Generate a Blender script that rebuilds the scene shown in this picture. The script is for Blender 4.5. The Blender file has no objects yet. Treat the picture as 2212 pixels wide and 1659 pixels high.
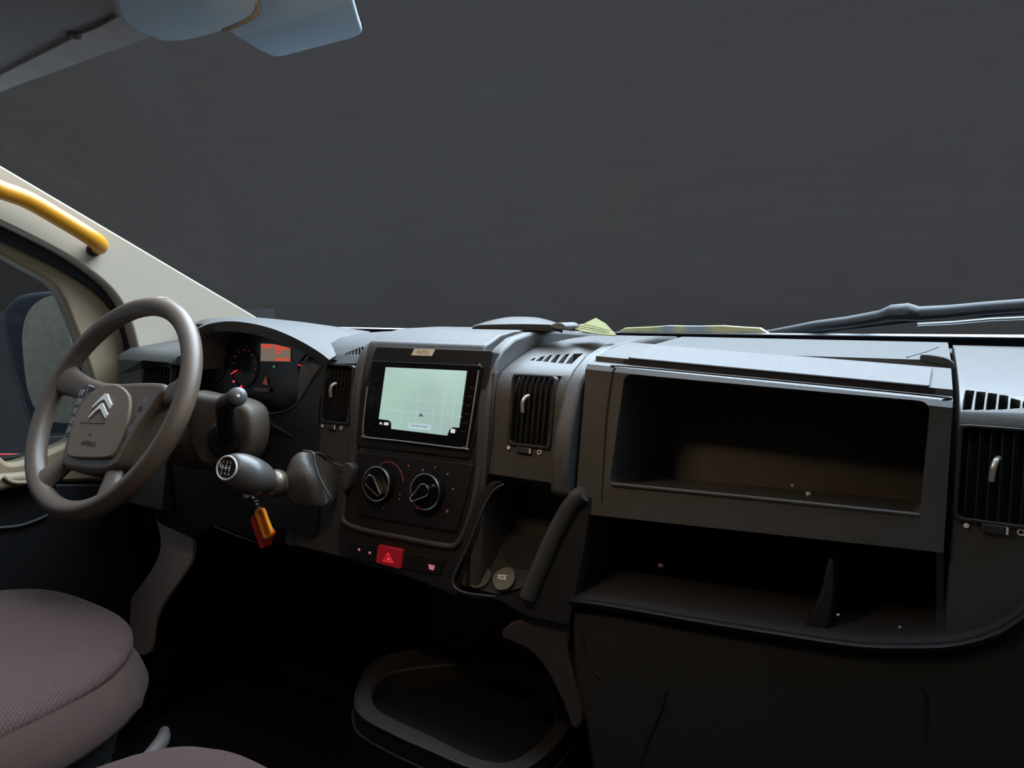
import bpy, bmesh, math, random
from mathutils import Vector, Matrix
random.seed(7)
S = bpy.context.scene
COL = S.collection
# ---------------------------------------------------------------- camera
F = 1500.0
CAM = Vector((.66, -.83, 1.0)); YAW = math.radians(31); PIT = math.radians(-6.2)
fw = Vector((-math.sin(YAW)*math.cos(PIT), math.cos(YAW)*math.cos(PIT), math.sin(PIT)))
rt = Vector((math.cos(YAW), math.sin(YAW), 0)); up = rt.cross(fw)
cd = bpy.data.cameras.new('camera'); cam = bpy.data.objects.new('camera', cd); COL.objects.link(cam)
cd.sensor_width = 36; cd.lens = F/2212*36; cd.clip_start = .02; cd.clip_end = 200
M = Matrix((rt, up, -fw)).transposed().to_4x4(); M.translation = CAM; cam.matrix_world = M
S.camera = cam
# ---------------------------------------------------------------- view, world, lights
S.view_settings.view_transform = 'Standard'; S.view_settings.look = 'None'
S.view_settings.exposure = 0; S.view_settings.gamma = 1; S.view_settings.use_curve_mapping = False
S.cycles.use_denoising = True
S.cycles.max_bounces = 8; S.cycles.sample_clamp_indirect = 4
W = bpy.data.worlds.new('overcast_sky'); S.world = W; W.use_nodes = True
nt = W.node_tree; wn = nt.nodes['Background']
# hazy sky: brightest in a broad patch ahead of the van, dim behind it
SKY_DIR = Vector((.20, 1, .95)).normalized(); SKY_BASE = .55; SKY_PEAK = 20.0
tc = nt.nodes.new('ShaderNodeTexCoord'); dp = nt.nodes.new('ShaderNodeVectorMath'); dp.operation = 'DOT_PRODUCT'; dp.inputs[1].default_value = SKY_DIR
nt.links.new(tc.outputs['Generated'], dp.inputs[0])
r1 = nt.nodes.new('ShaderNodeMapRange'); r1.interpolation_type = 'SMOOTHSTEP'
r1.inputs['From Min'].default_value = .55; r1.inputs['From Max'].default_value = .98; r1.inputs['To Min'].default_value = SKY_BASE; r1.inputs['To Max'].default_value = SKY_PEAK
nt.links.new(dp.outputs['Value'], r1.inputs['Value']); nt.links.new(r1.outputs[0], wn.inputs[1]); wn.inputs[0].default_value = (.74, .87, 1, 1)
def area(name, loc, target, size, power, col):
    l = bpy.data.lights.new(name, 'AREA'); l.size = size; l.energy = power; l.color = col
    o = bpy.data.objects.new(name, l); COL.objects.link(o); o.location = loc
    o.rotation_euler = (Vector(target)-Vector(loc)).to_track_quat('-Z', 'Y').to_euler(); return o
dl = area('cab_dome_light', (.20, -.42, 1.285), (.14, .02, .93), .14, 2.6, (1, .66, .36)); dl.data.spread = math.radians(140)

# ---------------------------------------------------------------- helpers
def ray(px, py): return fw + rt*((px-1106)/F) - up*((py-829.5)/F)
class Plane:
    def __init__(s, o, n, e1=(1, 0, 0)):
        s.o = Vector(o); s.n = Vector(n).normalized(); s.e1 = (Vector(e1) - s.n*Vector(e1).dot(s.n)).normalized(); s.e2 = s.n.cross(s.e1)
    def at(s, px, py, w=0):
        d = ray(px, py); o = s.o + s.n*w; return CAM + d*(s.n.dot(o-CAM)/s.n.dot(d))
    def uv(s, u, v, w=0): return s.o + s.e1*u + s.e2*v + s.n*w
    def pts(s, L, w=0): return [s.at(p[0], p[1], w) for p in L]
def AX(X): return Plane((X, 0, 0), (1, 0, 0), (0, 1, 0))
def AY(Y): return Plane((0, Y, 0), (0, -1, 0))
def AZ(Z): return Plane((0, 0, Z), (0, 0, 1))
FACE = Plane((0, 0, .85), (0, -1, .15))
def aY(px, py, Y): return AY(Y).at(px, py)
def cr(P, n=6, closed=True):
    """catmull-rom through points (tuples or vectors)"""
    P = [Vector(p) for p in P]; N = len(P); out = []
    for i in range(N if closed else N-1):
        g = (lambda k: P[k % N]) if closed else (lambda k: P[max(0, min(N-1, k))])
        a, b, c, d = g(i-1), g(i), g(i+1), g(i+2)
        for k in range(n):
            t = k/n
            out.append(.5*((2*b)+(c-a)*t+(2*a-5*b+4*c-d)*t*t+(3*b-a-3*c+d)*t**3))
    if not closed: out.append(P[-1])
    return out
def rnd(P, r, n=5):
    """round the corners of a closed polygon"""
    P = [Vector(p) for p in P]; out = []; N = len(P)
    for i in range(N):
        b = P[i]; a = P[i-1]; c = P[(i+1) % N]; ra = min(r, (a-b).length*.48); rc = min(r, (c-b).length*.48)
        p = b+(a-b).normalized()*ra; q = b+(c-b).normalized()*rc
        for k in range(n+1):
            t = k/n; out.append(p*(1-t)**2+b*2*t*(1-t)+q*t*t)
    return out
def resamp(P, N, closed=True):
    P = list(P)+([P[0]] if closed else []); L = [0]
    for a, b in zip(P, P[1:]): L.append(L[-1]+(b-a).length)
    out = []; j = 0
    for k in range(N):
        t = L[-1]*k/(N if closed else N-1)
        while j < len(L)-2 and L[j+1] < t: j += 1
        d = L[j+1]-L[j]; out.append(P[j].lerp(P[j+1], 0 if d == 0 else min(1, (t-L[j])/d)))
    return out
MATS = {}
def mat(name, col, rough=.5, metal=0, bump=0, bscale=300, var=0, vscale=20, emit=None, estr=1, spec=.5, coat=0, trans=0):
    m = bpy.data.materials.new(name); m.use_nodes = True; nt = m.node_tree; b = nt.nodes['Principled BSDF']
    b.inputs['Base Color'].default_value = (*col, 1); b.inputs['Roughness'].default_value = rough
    b.inputs['Metallic'].default_value = metal; b.inputs['Specular IOR Level'].default_value = spec
    b.inputs['Coat Weight'].default_value = coat
    tc = nt.nodes.new('ShaderNodeTexCoord')
    if var:
        n = nt.nodes.new('ShaderNodeTexNoise'); n.inputs['Scale'].default_value = vscale; n.inputs['Detail'].default_value = 5
        nt.links.new(tc.outputs['Object'], n.inputs['Vector'])
        r = nt.nodes.new('ShaderNodeMapRange'); r.inputs['From Min'].default_value = .3; r.inputs['From Max'].default_value = .7
        r.inputs['To Min'].default_value = 1-var; r.inputs['To Max'].default_value = 1+var
        nt.links.new(n.outputs['Fac'], r.inputs['Value'])
        x = nt.nodes.new('ShaderNodeMix'); x.data_type = 'RGBA'; x.blend_type = 'MULTIPLY'; x.inputs[0].default_value = 1
        x.inputs[6].default_value = (*col, 1); nt.links.new(r.outputs[0], x.inputs[7]); nt.links.new(x.outputs[2], b.inputs['Base Color'])
    if bump:
        n = nt.nodes.new('ShaderNodeTexNoise'); n.inputs['Scale'].default_value = bscale; n.inputs['Detail'].default_value = 3
        nt.links.new(tc.outputs['Object'], n.inputs['Vector'])
        p = nt.nodes.new('ShaderNodeBump'); p.inputs['Strength'].default_value = bump; p.inputs['Distance'].default_value = .001
        nt.links.new(n.outputs['Fac'], p.inputs['Height']); nt.links.new(p.outputs[0], b.inputs['Normal'])
    if emit:
        b.inputs['Emission Color'].default_value = (*emit, 1); b.inputs['Emission Strength'].default_value = estr
    MATS[name] = m; return m
def glassmat(name, tint, refl=.06, rough=.02):
    m = bpy.data.materials.new(name); m.use_nodes = True; nt = m.node_tree; nt.nodes.clear()
    o = nt.nodes.new('ShaderNodeOutputMaterial'); x = nt.nodes.new('ShaderNodeMixShader'); t = nt.nodes.new('ShaderNodeBsdfTransparent'); g = nt.nodes.new('ShaderNodeBsdfGlossy')
    t.inputs[0].default_value = (*tint, 1); g.inputs['Roughness'].default_value = rough; x.inputs[0].default_value = refl
    nt.links.new(t.outputs[0], x.inputs[1]); nt.links.new(g.outputs[0], x.inputs[2]); nt.links.new(x.outputs[0], o.inputs[0]); return m
def obj(name, bm, m, parent=None, bevel=0, seg=2, sharp=35, sub=0):
    bmesh.ops.recalc_face_normals(bm, faces=bm.faces)
    me = bpy.data.meshes.new(name); bm.to_mesh(me); bm.free(); me.materials.append(m)
    o = bpy.data.objects.new(name, me); COL.objects.link(o)
    for p in me.polygons: p.use_smooth = True
    if sharp: me.set_sharp_from_angle(angle=math.radians(sharp))
    if parent: o.parent = parent; o.matrix_parent_inverse = Matrix.Translation(-parent.location) if parent.type == 'EMPTY' and parent.parent is None else Matrix()
    if bevel:
        b = o.modifiers.new('bevel', 'BEVEL'); b.width = bevel; b.segments = seg; b.limit_method = 'ANGLE'; b.angle_limit = math.radians(32); b.harden_normals = False
    if sub:
        s = o.modifiers.new('sub', 'SUBSURF'); s.levels = s.render_levels = sub
    return o
def tag(o, label, cat, group=None):
    o['label'] = label; o['category'] = cat
    if group: o['group'] = group
    return o
def struct(o, label=None):
    o['kind'] = 'structure'
    if label: o['label'] = label
    return o
def thing(name, loc, label, cat, group=None):
    o = bpy.data.objects.new(name, None); COL.objects.link(o); o.location = loc; o.empty_display_size = .05
    return tag(o, label, cat, group)
def bprism(bm, P, vec):
    a = [bm.verts.new(p) for p in P]; n = len(P)
    b = [bm.verts.new(p) for p in vec] if isinstance(vec, list) else [bm.verts.new(Vector(p)+Vector(vec)) for p in P]
    bm.faces.new(a); bm.faces.new(b[::-1])
    for i in range(n): bm.faces.new((a[i], b[i], b[(i+1) % n], a[(i+1) % n]))
    return bm
def prism(name, P, vec, m, parent=None, bevel=0, **k):
    return obj(name, bprism(bmesh.new(), P, vec), m, parent, bevel, **k)
def bring(bm, A, B, vec, N=64):
    A = resamp([Vector(p) for p in A], N); B = [Vector(p) for p in B]; B = resamp(B, N)
    # align starts
    k = min(range(N), key=lambda q: sum((A[i]-B[(i+q) % N]).length for i in range(0, N, 4))); B = B[k:]+B[:k]
    vec = Vector(vec); v = [[bm.verts.new(p) for p in A], [bm.verts.new(p) for p in B], [bm.verts.new(p+vec) for p in B], [bm.verts.new(p+vec) for p in A]]
    for r in range(4):
        for i in range(N):
            j = (i+1) % N; bm.faces.new((v[r][i], v[r][j], v[(r+1) % 4][j], v[(r+1) % 4][i]))
    return bm
def ring(name, A, B, vec, m, parent=None, bevel=0, N=64, **k): return obj(name, bring(bmesh.new(), A, B, vec, N), m, parent, bevel, **k)
def loft(name, rows, m, parent=None, thick=0, n=24, closed=False, cap=False, sub=0, sharp=40, smooth=True, bevel=0):
    bm = bmesh.new(); R = []
    for r in rows:
        r = [Vector(p) for p in r]; r = resamp(cr(r, 5, closed), n, closed) if smooth else r; R.append([bm.verts.new(p) for p in r])
    k = len(R[0])
    for a, b in zip(R, R[1:]):
        for i in range(k if closed else k-1):
            j = (i+1) % k; bm.faces.new((a[i], a[j], b[j], b[i]))
    if cap and closed: bm.faces.new(R[0]); bm.faces.new(R[-1][::-1])
    o = obj(name, bm, m, parent, 0, sharp=sharp)
    if thick:
        s = o.modifiers.new('solid', 'SOLIDIFY'); s.thickness = thick; s.offset = -1
    if bevel:
        b = o.modifiers.new('bevel', 'BEVEL'); b.width = bevel; b.segments = 2; b.limit_method = 'ANGLE'
    if sub:
        s = o.modifiers.new('sub', 'SUBSURF'); s.levels = s.render_levels = sub
    return o
def btube(bm, P, r, seg=10, closed=False, flat=1, cap=True):
    P = [Vector(p) for p in P]; n = len(P); rr = r if isinstance(r, (list, tuple)) else [r]*n; rings = []
    ref = None
    if closed and n > 4:
        cn = sum(P, Vector())/n; ref = (P[0]-cn).cross(P[n//4]-cn).normalized()
    for i, p in enumerate(P):
        a = P[i-1] if (i or closed) else P[0]; b = P[(i+1) % n] if (i < n-1 or closed) else P[-1]
        t = (b-a).normalized()
        if ref is None: ref = t.orthogonal().normalized()
        ref = (ref-t*ref.dot(t)).normalized(); s = t.cross(ref)
        rings.append([bm.verts.new(p+(ref*math.cos(2*math.pi*k/seg)+s*math.sin(2*math.pi*k/seg)*flat)*rr[i]) for k in range(seg)])
    for i in range(n if closed else n-1):
        a, b = rings[i], rings[(i+1) % n]
        for k in range(seg): bm.faces.new((a[k], a[(k+1) % seg], b[(k+1) % seg], b[k]))
    if cap and not closed: bm.faces.new(rings[0][::-1]); bm.faces.new(rings[-1])
    return bm
def tube(name, P, r, m, parent=None, **k): return obj(name, btube(bmesh.new(), P, r, **k), m, parent)
def blathe(bm, p0, ax, prof, seg=32):
    """prof: list of (distance along axis, radius)"""
    ax = Vector(ax).normalized(); e = ax.orthogonal().normalized(); f = ax.cross(e); p0 = Vector(p0); R = []
    for h, r in prof: R.append([bm.verts.new(p0+ax*h+(e*math.cos(2*math.pi*k/seg)+f*math.sin(2*math.pi*k/seg))*max(r, 1e-4)) for k in range(seg)])
    for a, b in zip(R, R[1:]):
        for k in range(seg): bm.faces.new((a[k], a[(k+1) % seg], b[(k+1) % seg], b[k]))
    bm.faces.new(R[0][::-1]); bm.faces.new(R[-1]); return bm
def lathe(name, p0, ax, prof, m, parent=None, seg=32, **k): return obj(name, blathe(bmesh.new(), p0, ax, prof, seg), m, parent, **k)
def bbox(bm, lo, hi):
    P = [Vector((lo[0], lo[1], lo[2])), Vector((hi[0], lo[1], lo[2])), Vector((hi[0], hi[1], lo[2])), Vector((lo[0], hi[1], lo[2]))]
    return bprism(bm, P, (0, 0, hi[2]-lo[2]))
def box(name, lo, hi, m, parent=None, bevel=0, **k): return obj(name, bbox(bmesh.new(), lo, hi), m, parent, bevel, **k)
def cut(o, cutters):
    """boolean the cutter prisms (P, vec) out of o and bake the result"""
    tmp = []
    for P, vec in cutters:
        bm = bprism(bmesh.new(), P, vec); bmesh.ops.recalc_face_normals(bm, faces=bm.faces)
        me = bpy.data.meshes.new('c'); bm.to_mesh(me); bm.free(); c = bpy.data.objects.new('c', me); COL.objects.link(c); tmp.append(c)
        md = o.modifiers.new('b', 'BOOLEAN'); md.object = c; md.operation = 'DIFFERENCE'; md.solver = 'EXACT'
    order = [m for m in o.modifiers if m.type != 'BOOLEAN']; keep = [(m.width, m.segments) for m in order if m.type == 'BEVEL']
    for m in order: o.modifiers.remove(m)
    bpy.context.view_layer.update(); dg = bpy.context.evaluated_depsgraph_get()
    me = bpy.data.meshes.new_from_object(o.evaluated_get(dg)); o.modifiers.clear(); o.data = me
    for c in tmp: bpy.data.objects.remove(c)
    me.set_sharp_from_angle(angle=math.radians(35))
    for w, s in keep:
        b = o.modifiers.new('bevel', 'BEVEL'); b.width = w; b.segments = s; b.limit_method = 'ANGLE'; b.angle_limit = math.radians(40)
    return o
def text(name, s, pl, u, v, w, size, m, parent, ext=.0003, rot=0, shear=0):
    c = bpy.data.curves.new(name, 'FONT'); c.body = s; c.size = size; c.extrude = ext; c.align_x = 'CENTER'; c.align_y = 'CENTER'; c.shear = shear
    t = bpy.data.objects.new(name, c); COL.objects.link(t); bpy.context.view_layer.update()
    me = bpy.data.meshes.new_from_object(t.evaluated_get(bpy.context.evaluated_depsgraph_get())); bpy.data.objects.remove(t)
    R = Matrix((pl.e1, pl.e2, pl.n)).transposed().to_4x4(); R.translation = pl.uv(u, v, w)
    me.transform(R @ Matrix.Rotation(rot, 4, 'Z')); me.materials.clear(); me.materials.append(m)
    bm = bmesh.new(); bm.from_mesh(me); return obj(name, bm, m, parent, sharp=0)
def uvof(pl, px, py, w=0):
    q = pl.at(px, py, w)-pl.o; return q.dot(pl.e1), q.dot(pl.e2)
def disc(bm, c, n, r, h=.0006, seg=16): return blathe(bm, c, n, [(0, r), (h, r)], seg)

# ---------------------------------------------------------------- materials
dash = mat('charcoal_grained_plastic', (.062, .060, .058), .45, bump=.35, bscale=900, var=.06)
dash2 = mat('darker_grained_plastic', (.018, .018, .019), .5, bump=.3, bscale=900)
gloss = mat('gloss_black_panel', (.006, .006, .007), .25)
black = mat('matt_black_plastic', (.008, .008, .009), .6)
rubber = mat('black_rubber', (.008, .008, .011), .75)
wheelm = mat('steering_wheel_plastic', (.095, .066, .047), .42, bump=.2, bscale=1200)
padm = mat('airbag_cover_plastic', (.165, .112, .074), .5, bump=.3, bscale=1000)
beige = mat('light_grey_trim', (.40, .345, .265), .6, bump=.15, bscale=700)
tanm = mat('beige_door_plastic', (.27, .20, .125), .6, bump=.2, bscale=700)
liner = mat('pale_headliner', (.66, .63, .62), .85, bump=.4, bscale=500, var=.05)
consm = mat('blue_lit_moulding_vinyl', (.60, .74, .86), .6, bump=.2, bscale=600)  # blue light from the windscreen is put into this colour
visorm = mat('sun_visor_vinyl', (.45, .46, .48), .7, bump=.3, bscale=600)
yellow = mat('yellow_handle_plastic', (.66, .27, .008), .38)
chrome = mat('brushed_chrome', (.75, .72, .68), .25, metal=1)
silver = mat('satin_silver', (.62, .60, .57), .35, metal=.7)
white = mat('white_print', (.8, .78, .75), .5)
cream = mat('cream_sticker', (.88, .86, .72), .6)
ink = mat('grey_ink', (.25, .22, .15), .7)
redbtn = mat('hazard_button_red', (.30, .008, .012), .4, emit=(.8, .02, .04), estr=.12)
redlit = mat('lit_red_print', (.5, .02, .03), .5, emit=(1, .06, .08), estr=.75)
pinklit = mat('lit_pink_icon', (.4, .15, .15), .5, emit=(1, .35, .38), estr=.35)
dimred = mat('dim_red_print', (.1, .01, .02), .5, emit=(.6, .06, .12), estr=.16)
orangelit = mat('lit_orange_display', (.2, .05, .03), .4, emit=(1, .12, .05), estr=.55)
greylcd = mat('pale_lcd_background', (.2, .17, .15), .4, emit=(.5, .36, .28), estr=.32)
greenlit = mat('green_indicator', (.02, .2, .08), .5, emit=(.15, .6, .35), estr=.3)
teal = mat('teal_print', (.02, .12, .12), .5, emit=(.05, .35, .35), estr=.12)
leather = mat('dark_leather', (.05, .042, .036), .42, bump=.6, bscale=250)
carpet = mat('dark_carpet', (.012, .012, .013), .95, bump=.8, bscale=400, var=.4, vscale=60)
white_paint = mat('white_van_paint', (.7, .72, .72), .3, coat=.5)
wiperm = mat('wiper_dark_metal', (.022, .027, .034), .6)
orangefob = mat('orange_plastic_tag', (.85, .30, .01), .35)
redfob = mat('red_plastic_tag', (.60, .03, .01), .4)
note = mat('yellow_green_paper', (.155, .15, .035), .8)
mirrorm = mat('mirror_reflection_grey', (.46, .43, .34), .6, metal=0, bump=.3, bscale=200, var=.12, vscale=60)  # olive grey stands in for the reflection in the mirror
housing = mat('mirror_housing_plastic', (.040, .046, .058), .45, bump=.3, bscale=200)
kickm = mat('worn_grey_plastic', (.18, .15, .155), .8, bump=.3, bscale=500)
plainred = mat('plain_red', (.5, .05, .05), .5)
tarmac = mat('pale_concrete_ground', (.46, .52, .58), .9, var=.15, vscale=2)
# woven seat fabric
seatf = mat('brown_woven_fabric', (.16, .105, .09), .95)
nt = seatf.node_tree; b = nt.nodes['Principled BSDF']; tc = nt.nodes.new('ShaderNodeTexCoord')
ck = nt.nodes.new('ShaderNodeTexBrick'); ck.inputs['Scale'].default_value = 80; ck.inputs['Color1'].default_value = (.054, .020, .0135, 1); ck.inputs['Color2'].default_value = (.038, .016, .012, 1)
ck.inputs['Mortar'].default_value = (.020, .0105, .009, 1); ck.inputs['Mortar Size'].default_value = .055; ck.inputs['Brick Width'].default_value = .42; ck.inputs['Row Height'].default_value = .3
nt.links.new(tc.outputs['Object'], ck.inputs['Vector']); nt.links.new(ck.outputs['Color'], b.inputs['Base Color'])
bp = nt.nodes.new('ShaderNodeBump'); bp.inputs['Strength'].default_value = .6; bp.inputs['Distance'].default_value = .002; nt.links.new(ck.outputs['Fac'], bp.inputs['Height']); bp.invert = True; nt.links.new(bp.outputs[0], b.inputs['Normal'])
seatb = mat('plain_brown_bolster_fabric', (.031, .0135, .0095), .95, bump=.7, bscale=350, var=.12, vscale=40)
# backdrop wall: dark with faint brushed streaks and a pale smear
wallm = mat('dark_brushed_wall', (.010, .0096, .0094), .9)
nt = wallm.node_tree; b = nt.nodes['Principled BSDF']; tc = nt.nodes.new('ShaderNodeTexCoord'); mp = nt.nodes.new('ShaderNodeMapping'); mp.inputs['Scale'].default_value = (1.2, 1, 14)
nz = nt.nodes.new('ShaderNodeTexNoise'); nz.inputs['Scale'].default_value = 1.2; nz.inputs['Detail'].default_value = 8
rp = nt.nodes.new('ShaderNodeValToRGB'); rp.color_ramp.elements[0].position = .3; rp.color_ramp.elements[0].color = (.065, .050, .041, 1); rp.color_ramp.elements[1].position = .75; rp.color_ramp.elements[1].color = (.072, .056, .046, 1)
nt.links.new(tc.outputs['Object'], mp.inputs['Vector']); nt.links.new(mp.outputs[0], nz.inputs['Vector']); nt.links.new(nz.outputs['Fac'], rp.inputs[0]); nt.links.new(rp.outputs[0], b.inputs['Base Color'])
windglass = glassmat('windscreen_glass', (.95, .97, .98), .003)
sideglass = glassmat('side_window_glass', (.62, .64, .64), .006)
# navigation map on the touchscreen: pale green, slightly greener at the right
mapm = mat('lit_map_screen', (.02, .02, .02), .6)
nt = mapm.node_tree; b = nt.nodes['Principled BSDF']; tc = nt.nodes.new('ShaderNodeTexCoord'); nz = nt.nodes.new('ShaderNodeTexNoise'); nz.inputs['Scale'].default_value = 9
rp = nt.nodes.new('ShaderNodeValToRGB'); rp.color_ramp.elements[0].position = .3; rp.color_ramp.elements[0].color = (.36, .50, .47, 1); rp.color_ramp.elements[1].position = .7; rp.color_ramp.elements[1].color = (.40, .60, .50, 1)
nt.links.new(tc.outputs['Object'], nz.inputs['Vector']); nt.links.new(nz.outputs['Fac'], rp.inputs[0]); nt.links.new(rp.outputs[0], b.inputs['Emission Color']); b.inputs['Emission Strength'].default_value = .95
mapline = mat('map_road_line', (.02, .02, .02), .5, emit=(.46, .64, .58), estr=.95)
mapbox = mat('map_address_bar', (.02, .02, .02), .5, emit=(.50, .62, .66), estr=.95)
mapink = mat('map_dark_ink', (.02, .03, .03), .5, emit=(.04, .14, .16), estr=.9)
iconlit = mat('lit_white_icon', (.05, .05, .05), .5, emit=(.75, .78, .85), estr=.9)

# ---------------------------------------------------------------- outside
o = box('ground', (-12, -8, -.80), (12, 12, -.75), tarmac); o['kind'] = 'structure'
o = box('wall_left_outside', (-3.6, -3, -.75), (-3.4, 1.6, .985), mat('dark_low_wall', (.022, .018, .017), .9)); o['kind'] = 'structure'; o.name = 'wall_left_low'
o = box('wall_front', (-32, 7.0, -.75), (14, 7.3, 6.1), wallm); o['kind'] = 'structure'
bn = thing('van_bonnet', (0, .8, .9), 'white painted van bonnet edge just outside the base of the windscreen', 'bonnet')
P = [(x, .52, .9490+.0092*max(0, min(1, (x-.1)/.8))) for x in [k*.1-.9 for k in range(19)]]
rows = [[Vector((p[0], .50, p[2]-.012)) for p in P], [Vector((p[0], .53, p[2]+.002)) for p in P], [Vector((p[0], .7, p[2]-.01)) for p in P], [Vector((p[0], 1.1, p[2]-.12)) for p in P]]
cs_ = [aY(*p, .53) for p in [(1332, 718), (1350, 708), (1400, 706), (1440, 703), (1500, 704), (1560, 703), (1600, 706), (1640, 708), (1660, 720)]]
cwm = mat('patchy_white_cowl', (.75, .78, .72), .7)
nt = cwm.node_tree; b = nt.nodes['Principled BSDF']; tc = nt.nodes.new('ShaderNodeTexCoord'); nz = nt.nodes.new('ShaderNodeTexNoise'); nz.inputs['Scale'].default_value = 22
rp = nt.nodes.new('ShaderNodeValToRGB'); rp.color_ramp.elements[0].position = .42; rp.color_ramp.elements[0].color = (.35, .42, .48, 1); rp.color_ramp.elements[1].position = .55; rp.color_ramp.elements[1].color = (.62, .60, .30, 1)
nt.links.new(tc.outputs['Object'], nz.inputs['Vector']); nt.links.new(nz.outputs['Fac'], rp.inputs[0]); nt.links.new(rp.outputs[0], b.inputs['Base Color'])
prism('cowl_strip', cs_, (0, .02, 0), cwm, bn, bevel=.002)
loft('bonnet_panel', rows, mat('grey_white_paint', (.38, .40, .42), .6), bn, thick=.01, n=40)
o = prism('red_strip', AX(-1.3).pts([(-60, 982), (95, 982), (95, 998), (-60, 998)]), (-.03, 0, 0), plainred)  # plain red strip beyond the driver window
tag(o, 'thin red strip outside, showing at the bottom corner of the driver window', 'strip')

# ---------------------------------------------------------------- cab shell
st = struct(box('floor', (-.95, -1.7, -.04), (.95, .5, 0), carpet))
st = struct(box('wall_back', (-.95, -1.72, 0), (.95, -1.68, 1.36), black))
st = struct(box('wall_firewall', (-.92, .46, 0), (.92, .50, .93), black))
AXR = .93
rd = bmesh.new(); bbox(rd, (AXR, -1.68, 0), (.97, .5, .95)); bbox(rd, (AXR, -1.68, .95), (.97, -.55, 1.36)); struct(obj('wall_right', rd, tanm))
ld = bmesh.new(); bbox(ld, (-.95, -1.68, 0), (-.915, .5, .70)); bbox(ld, (-.95, -1.68, .70), (-.915, -.72, 1.36)); bbox(ld, (-.95, .40, .70), (-.915, .5, 1.0)); struct(obj('wall_left', ld, black))
struct(box('window_3', (.945, -.55, .95), (.95, .46, 1.34), sideglass))
# windscreen glass (leaning back from the dash to the header)
wsA, wsB = Vector((0, .47, .952)), Vector((0, -.34, 1.318))
P = [Vector((-.86, wsA.y, wsA.z)), Vector((.93, wsA.y, wsA.z)), Vector((.93, wsB.y, wsB.z)), Vector((-.86, wsB.y, wsB.z))]
struct(prism('window_1', P, (0, .0018, .004), windglass))
# black band at the foot of the glass
fritm = mat('matt_black_glass_border', (.004, .004, .006), 1.0, spec=.08)
fr = [[Vector(p) for p in [(x, .421, .940), (x, .423, zt-.001), (x, .44, zt), (x, .476, zt-.002), (x, .476, .940)]] for x, zt in [(-.93, .9515), (-.4, .9515), (0, .953), (.35, .955), (.93, .9585)]]
struct(loft('trim_1', fr, fritm, closed=True, cap=True, smooth=False, n=5))
# roof / header
hd = [(-120, 262), (0, 200), (120, 155), (240, 111), (320, 81), (332, 80), (352, 87), (380, 88), (430, 80), (485, 65)]
hp = [AZ(1.30).at(*p) for p in hd]
hp = cr(hp, 5, False)
x1 = hp[-1]
poly = hp + [Vector((.93, x1.y-.055, 1.30)), Vector((.93, -1.68, 1.30)), Vector((-.86, -1.68, 1.30)), Vector((-.86, hp[0].y, 1.30))]
struct(prism('ceiling', poly, (0, 0, .05), liner, bevel=.004))

# ---------------------------------------------------------------- left side: pillar, door, seal, glass, mirror
PX = AX(-.82)
pil = [(-90, 303), (0, 356), (240, 498), (420, 605), (566, 692), (590, 715), (560, 735), (420, 760), (325, 830), (303, 770), (286, 705), (262, 652), (222, 606), (140, 549), (0, 478), (-90, 440)]
o = struct(prism('wall_left_pillar', cr([PX.at(*p) for p in pil], 4), (-.045, 0, 0), beige, bevel=.006, seg=3), )
o.name = 'trim_2'
# airbag-trim outline moulded in the pillar foot
tube_pts = [PX.at(x, y, .001) for x, y in [(300, 668), (325, 650), (350, 643), (372, 652), (400, 676), (425, 705)]]
struct(tube('trim_3', cr(tube_pts, 5, False), .0022, beige))
# grab handle
gh = thing('grab_handle', PX.at(100, 450), 'yellow curved grab handle fixed to the pale windscreen pillar', 'handle')
G = AX(-.775)
path = [G.at(-95, 352), G.at(-60, 368), G.at(-10, 405), G.at(60, 432), G.at(140, 478), G.at(195, 512), AX(-.79).at(214, 528), AX(-.815).at(212, 536)]
path = cr(path, 6, False); n = len(path)
obj('grip', btube(bmesh.new(), path, [.0165]*(n-6)+[.0165, .016, .0155, .015, .0145, .014], seg=20), yellow, gh)
lathe('mounting_foot', AX(-.822).at(200, 540), (1, 0, 0), [(0, .014), (.012, .012)], black, gh)
# door seal (dark band between pillar and door frame)
SX = AX(-.852)
sl_o = [(-90, 430), (0, 474), (140, 545), (224, 602), (265, 648), (292, 702), (308, 765), (320, 830)]
sl_i = [(-90, 480), (0, 518), (110, 570), (190, 618), (238, 662), (262, 708), (277, 765), (290, 830)]
poly = cr([SX.at(*p) for p in sl_o], 4, False)+cr([SX.at(*p) for p in sl_i], 4, False)[::-1]
struct(prism('trim_4', poly, (-.012, 0, 0), rubber, bevel=.003))
DX = AX(-.866)
fr_o = [(-90, 470), (0, 508), (110, 560), (195, 612), (245, 658), (270, 705), (286, 765), (300, 850)]
fr_i = [(-90, 508), (0, 549), (60, 582), (112, 612), (136, 642), (156, 690), (176, 742), (196, 800), (208, 845)]
poly = cr([DX.at(*p) for p in fr_o], 4, False)+cr([DX.at(*p) for p in fr_i], 4, False)[::-1]
dr = thing('door_1', (-.88, -.2, 0), 'beige and black driver door with window beside the steering wheel', 'door'); dr['kind'] = 'structure'
prism('door_frame', poly, (-.04, 0, 0), tanm, dr, bevel=.006)
top = [(-95, 925), (-20, 950), (-4, 975), (10, 994), (28, 1001), (62, 994), (110, 974), (170, 940), (205, 845), (300, 850), (310, 1010)]
bot = [(310, 1050), (200, 1040), (110, 1044), (65, 1050), (0, 1066), (-95, 1090)]
poly = cr([DX.at(*p) for p in top], 3, False)+[DX.at(*p) for p in bot]
prism('door_sill', poly, (-.05, 0, 0), tanm, dr, bevel=.008)
arm = [AX(-.835).at(*p) for p in [(-95, 1040), (0, 1027), (40, 1024), (75, 1020), (110, 1016), (140, 1012), (140, 1036), (75, 1046), (0, 1062), (-95, 1085)]]
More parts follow.
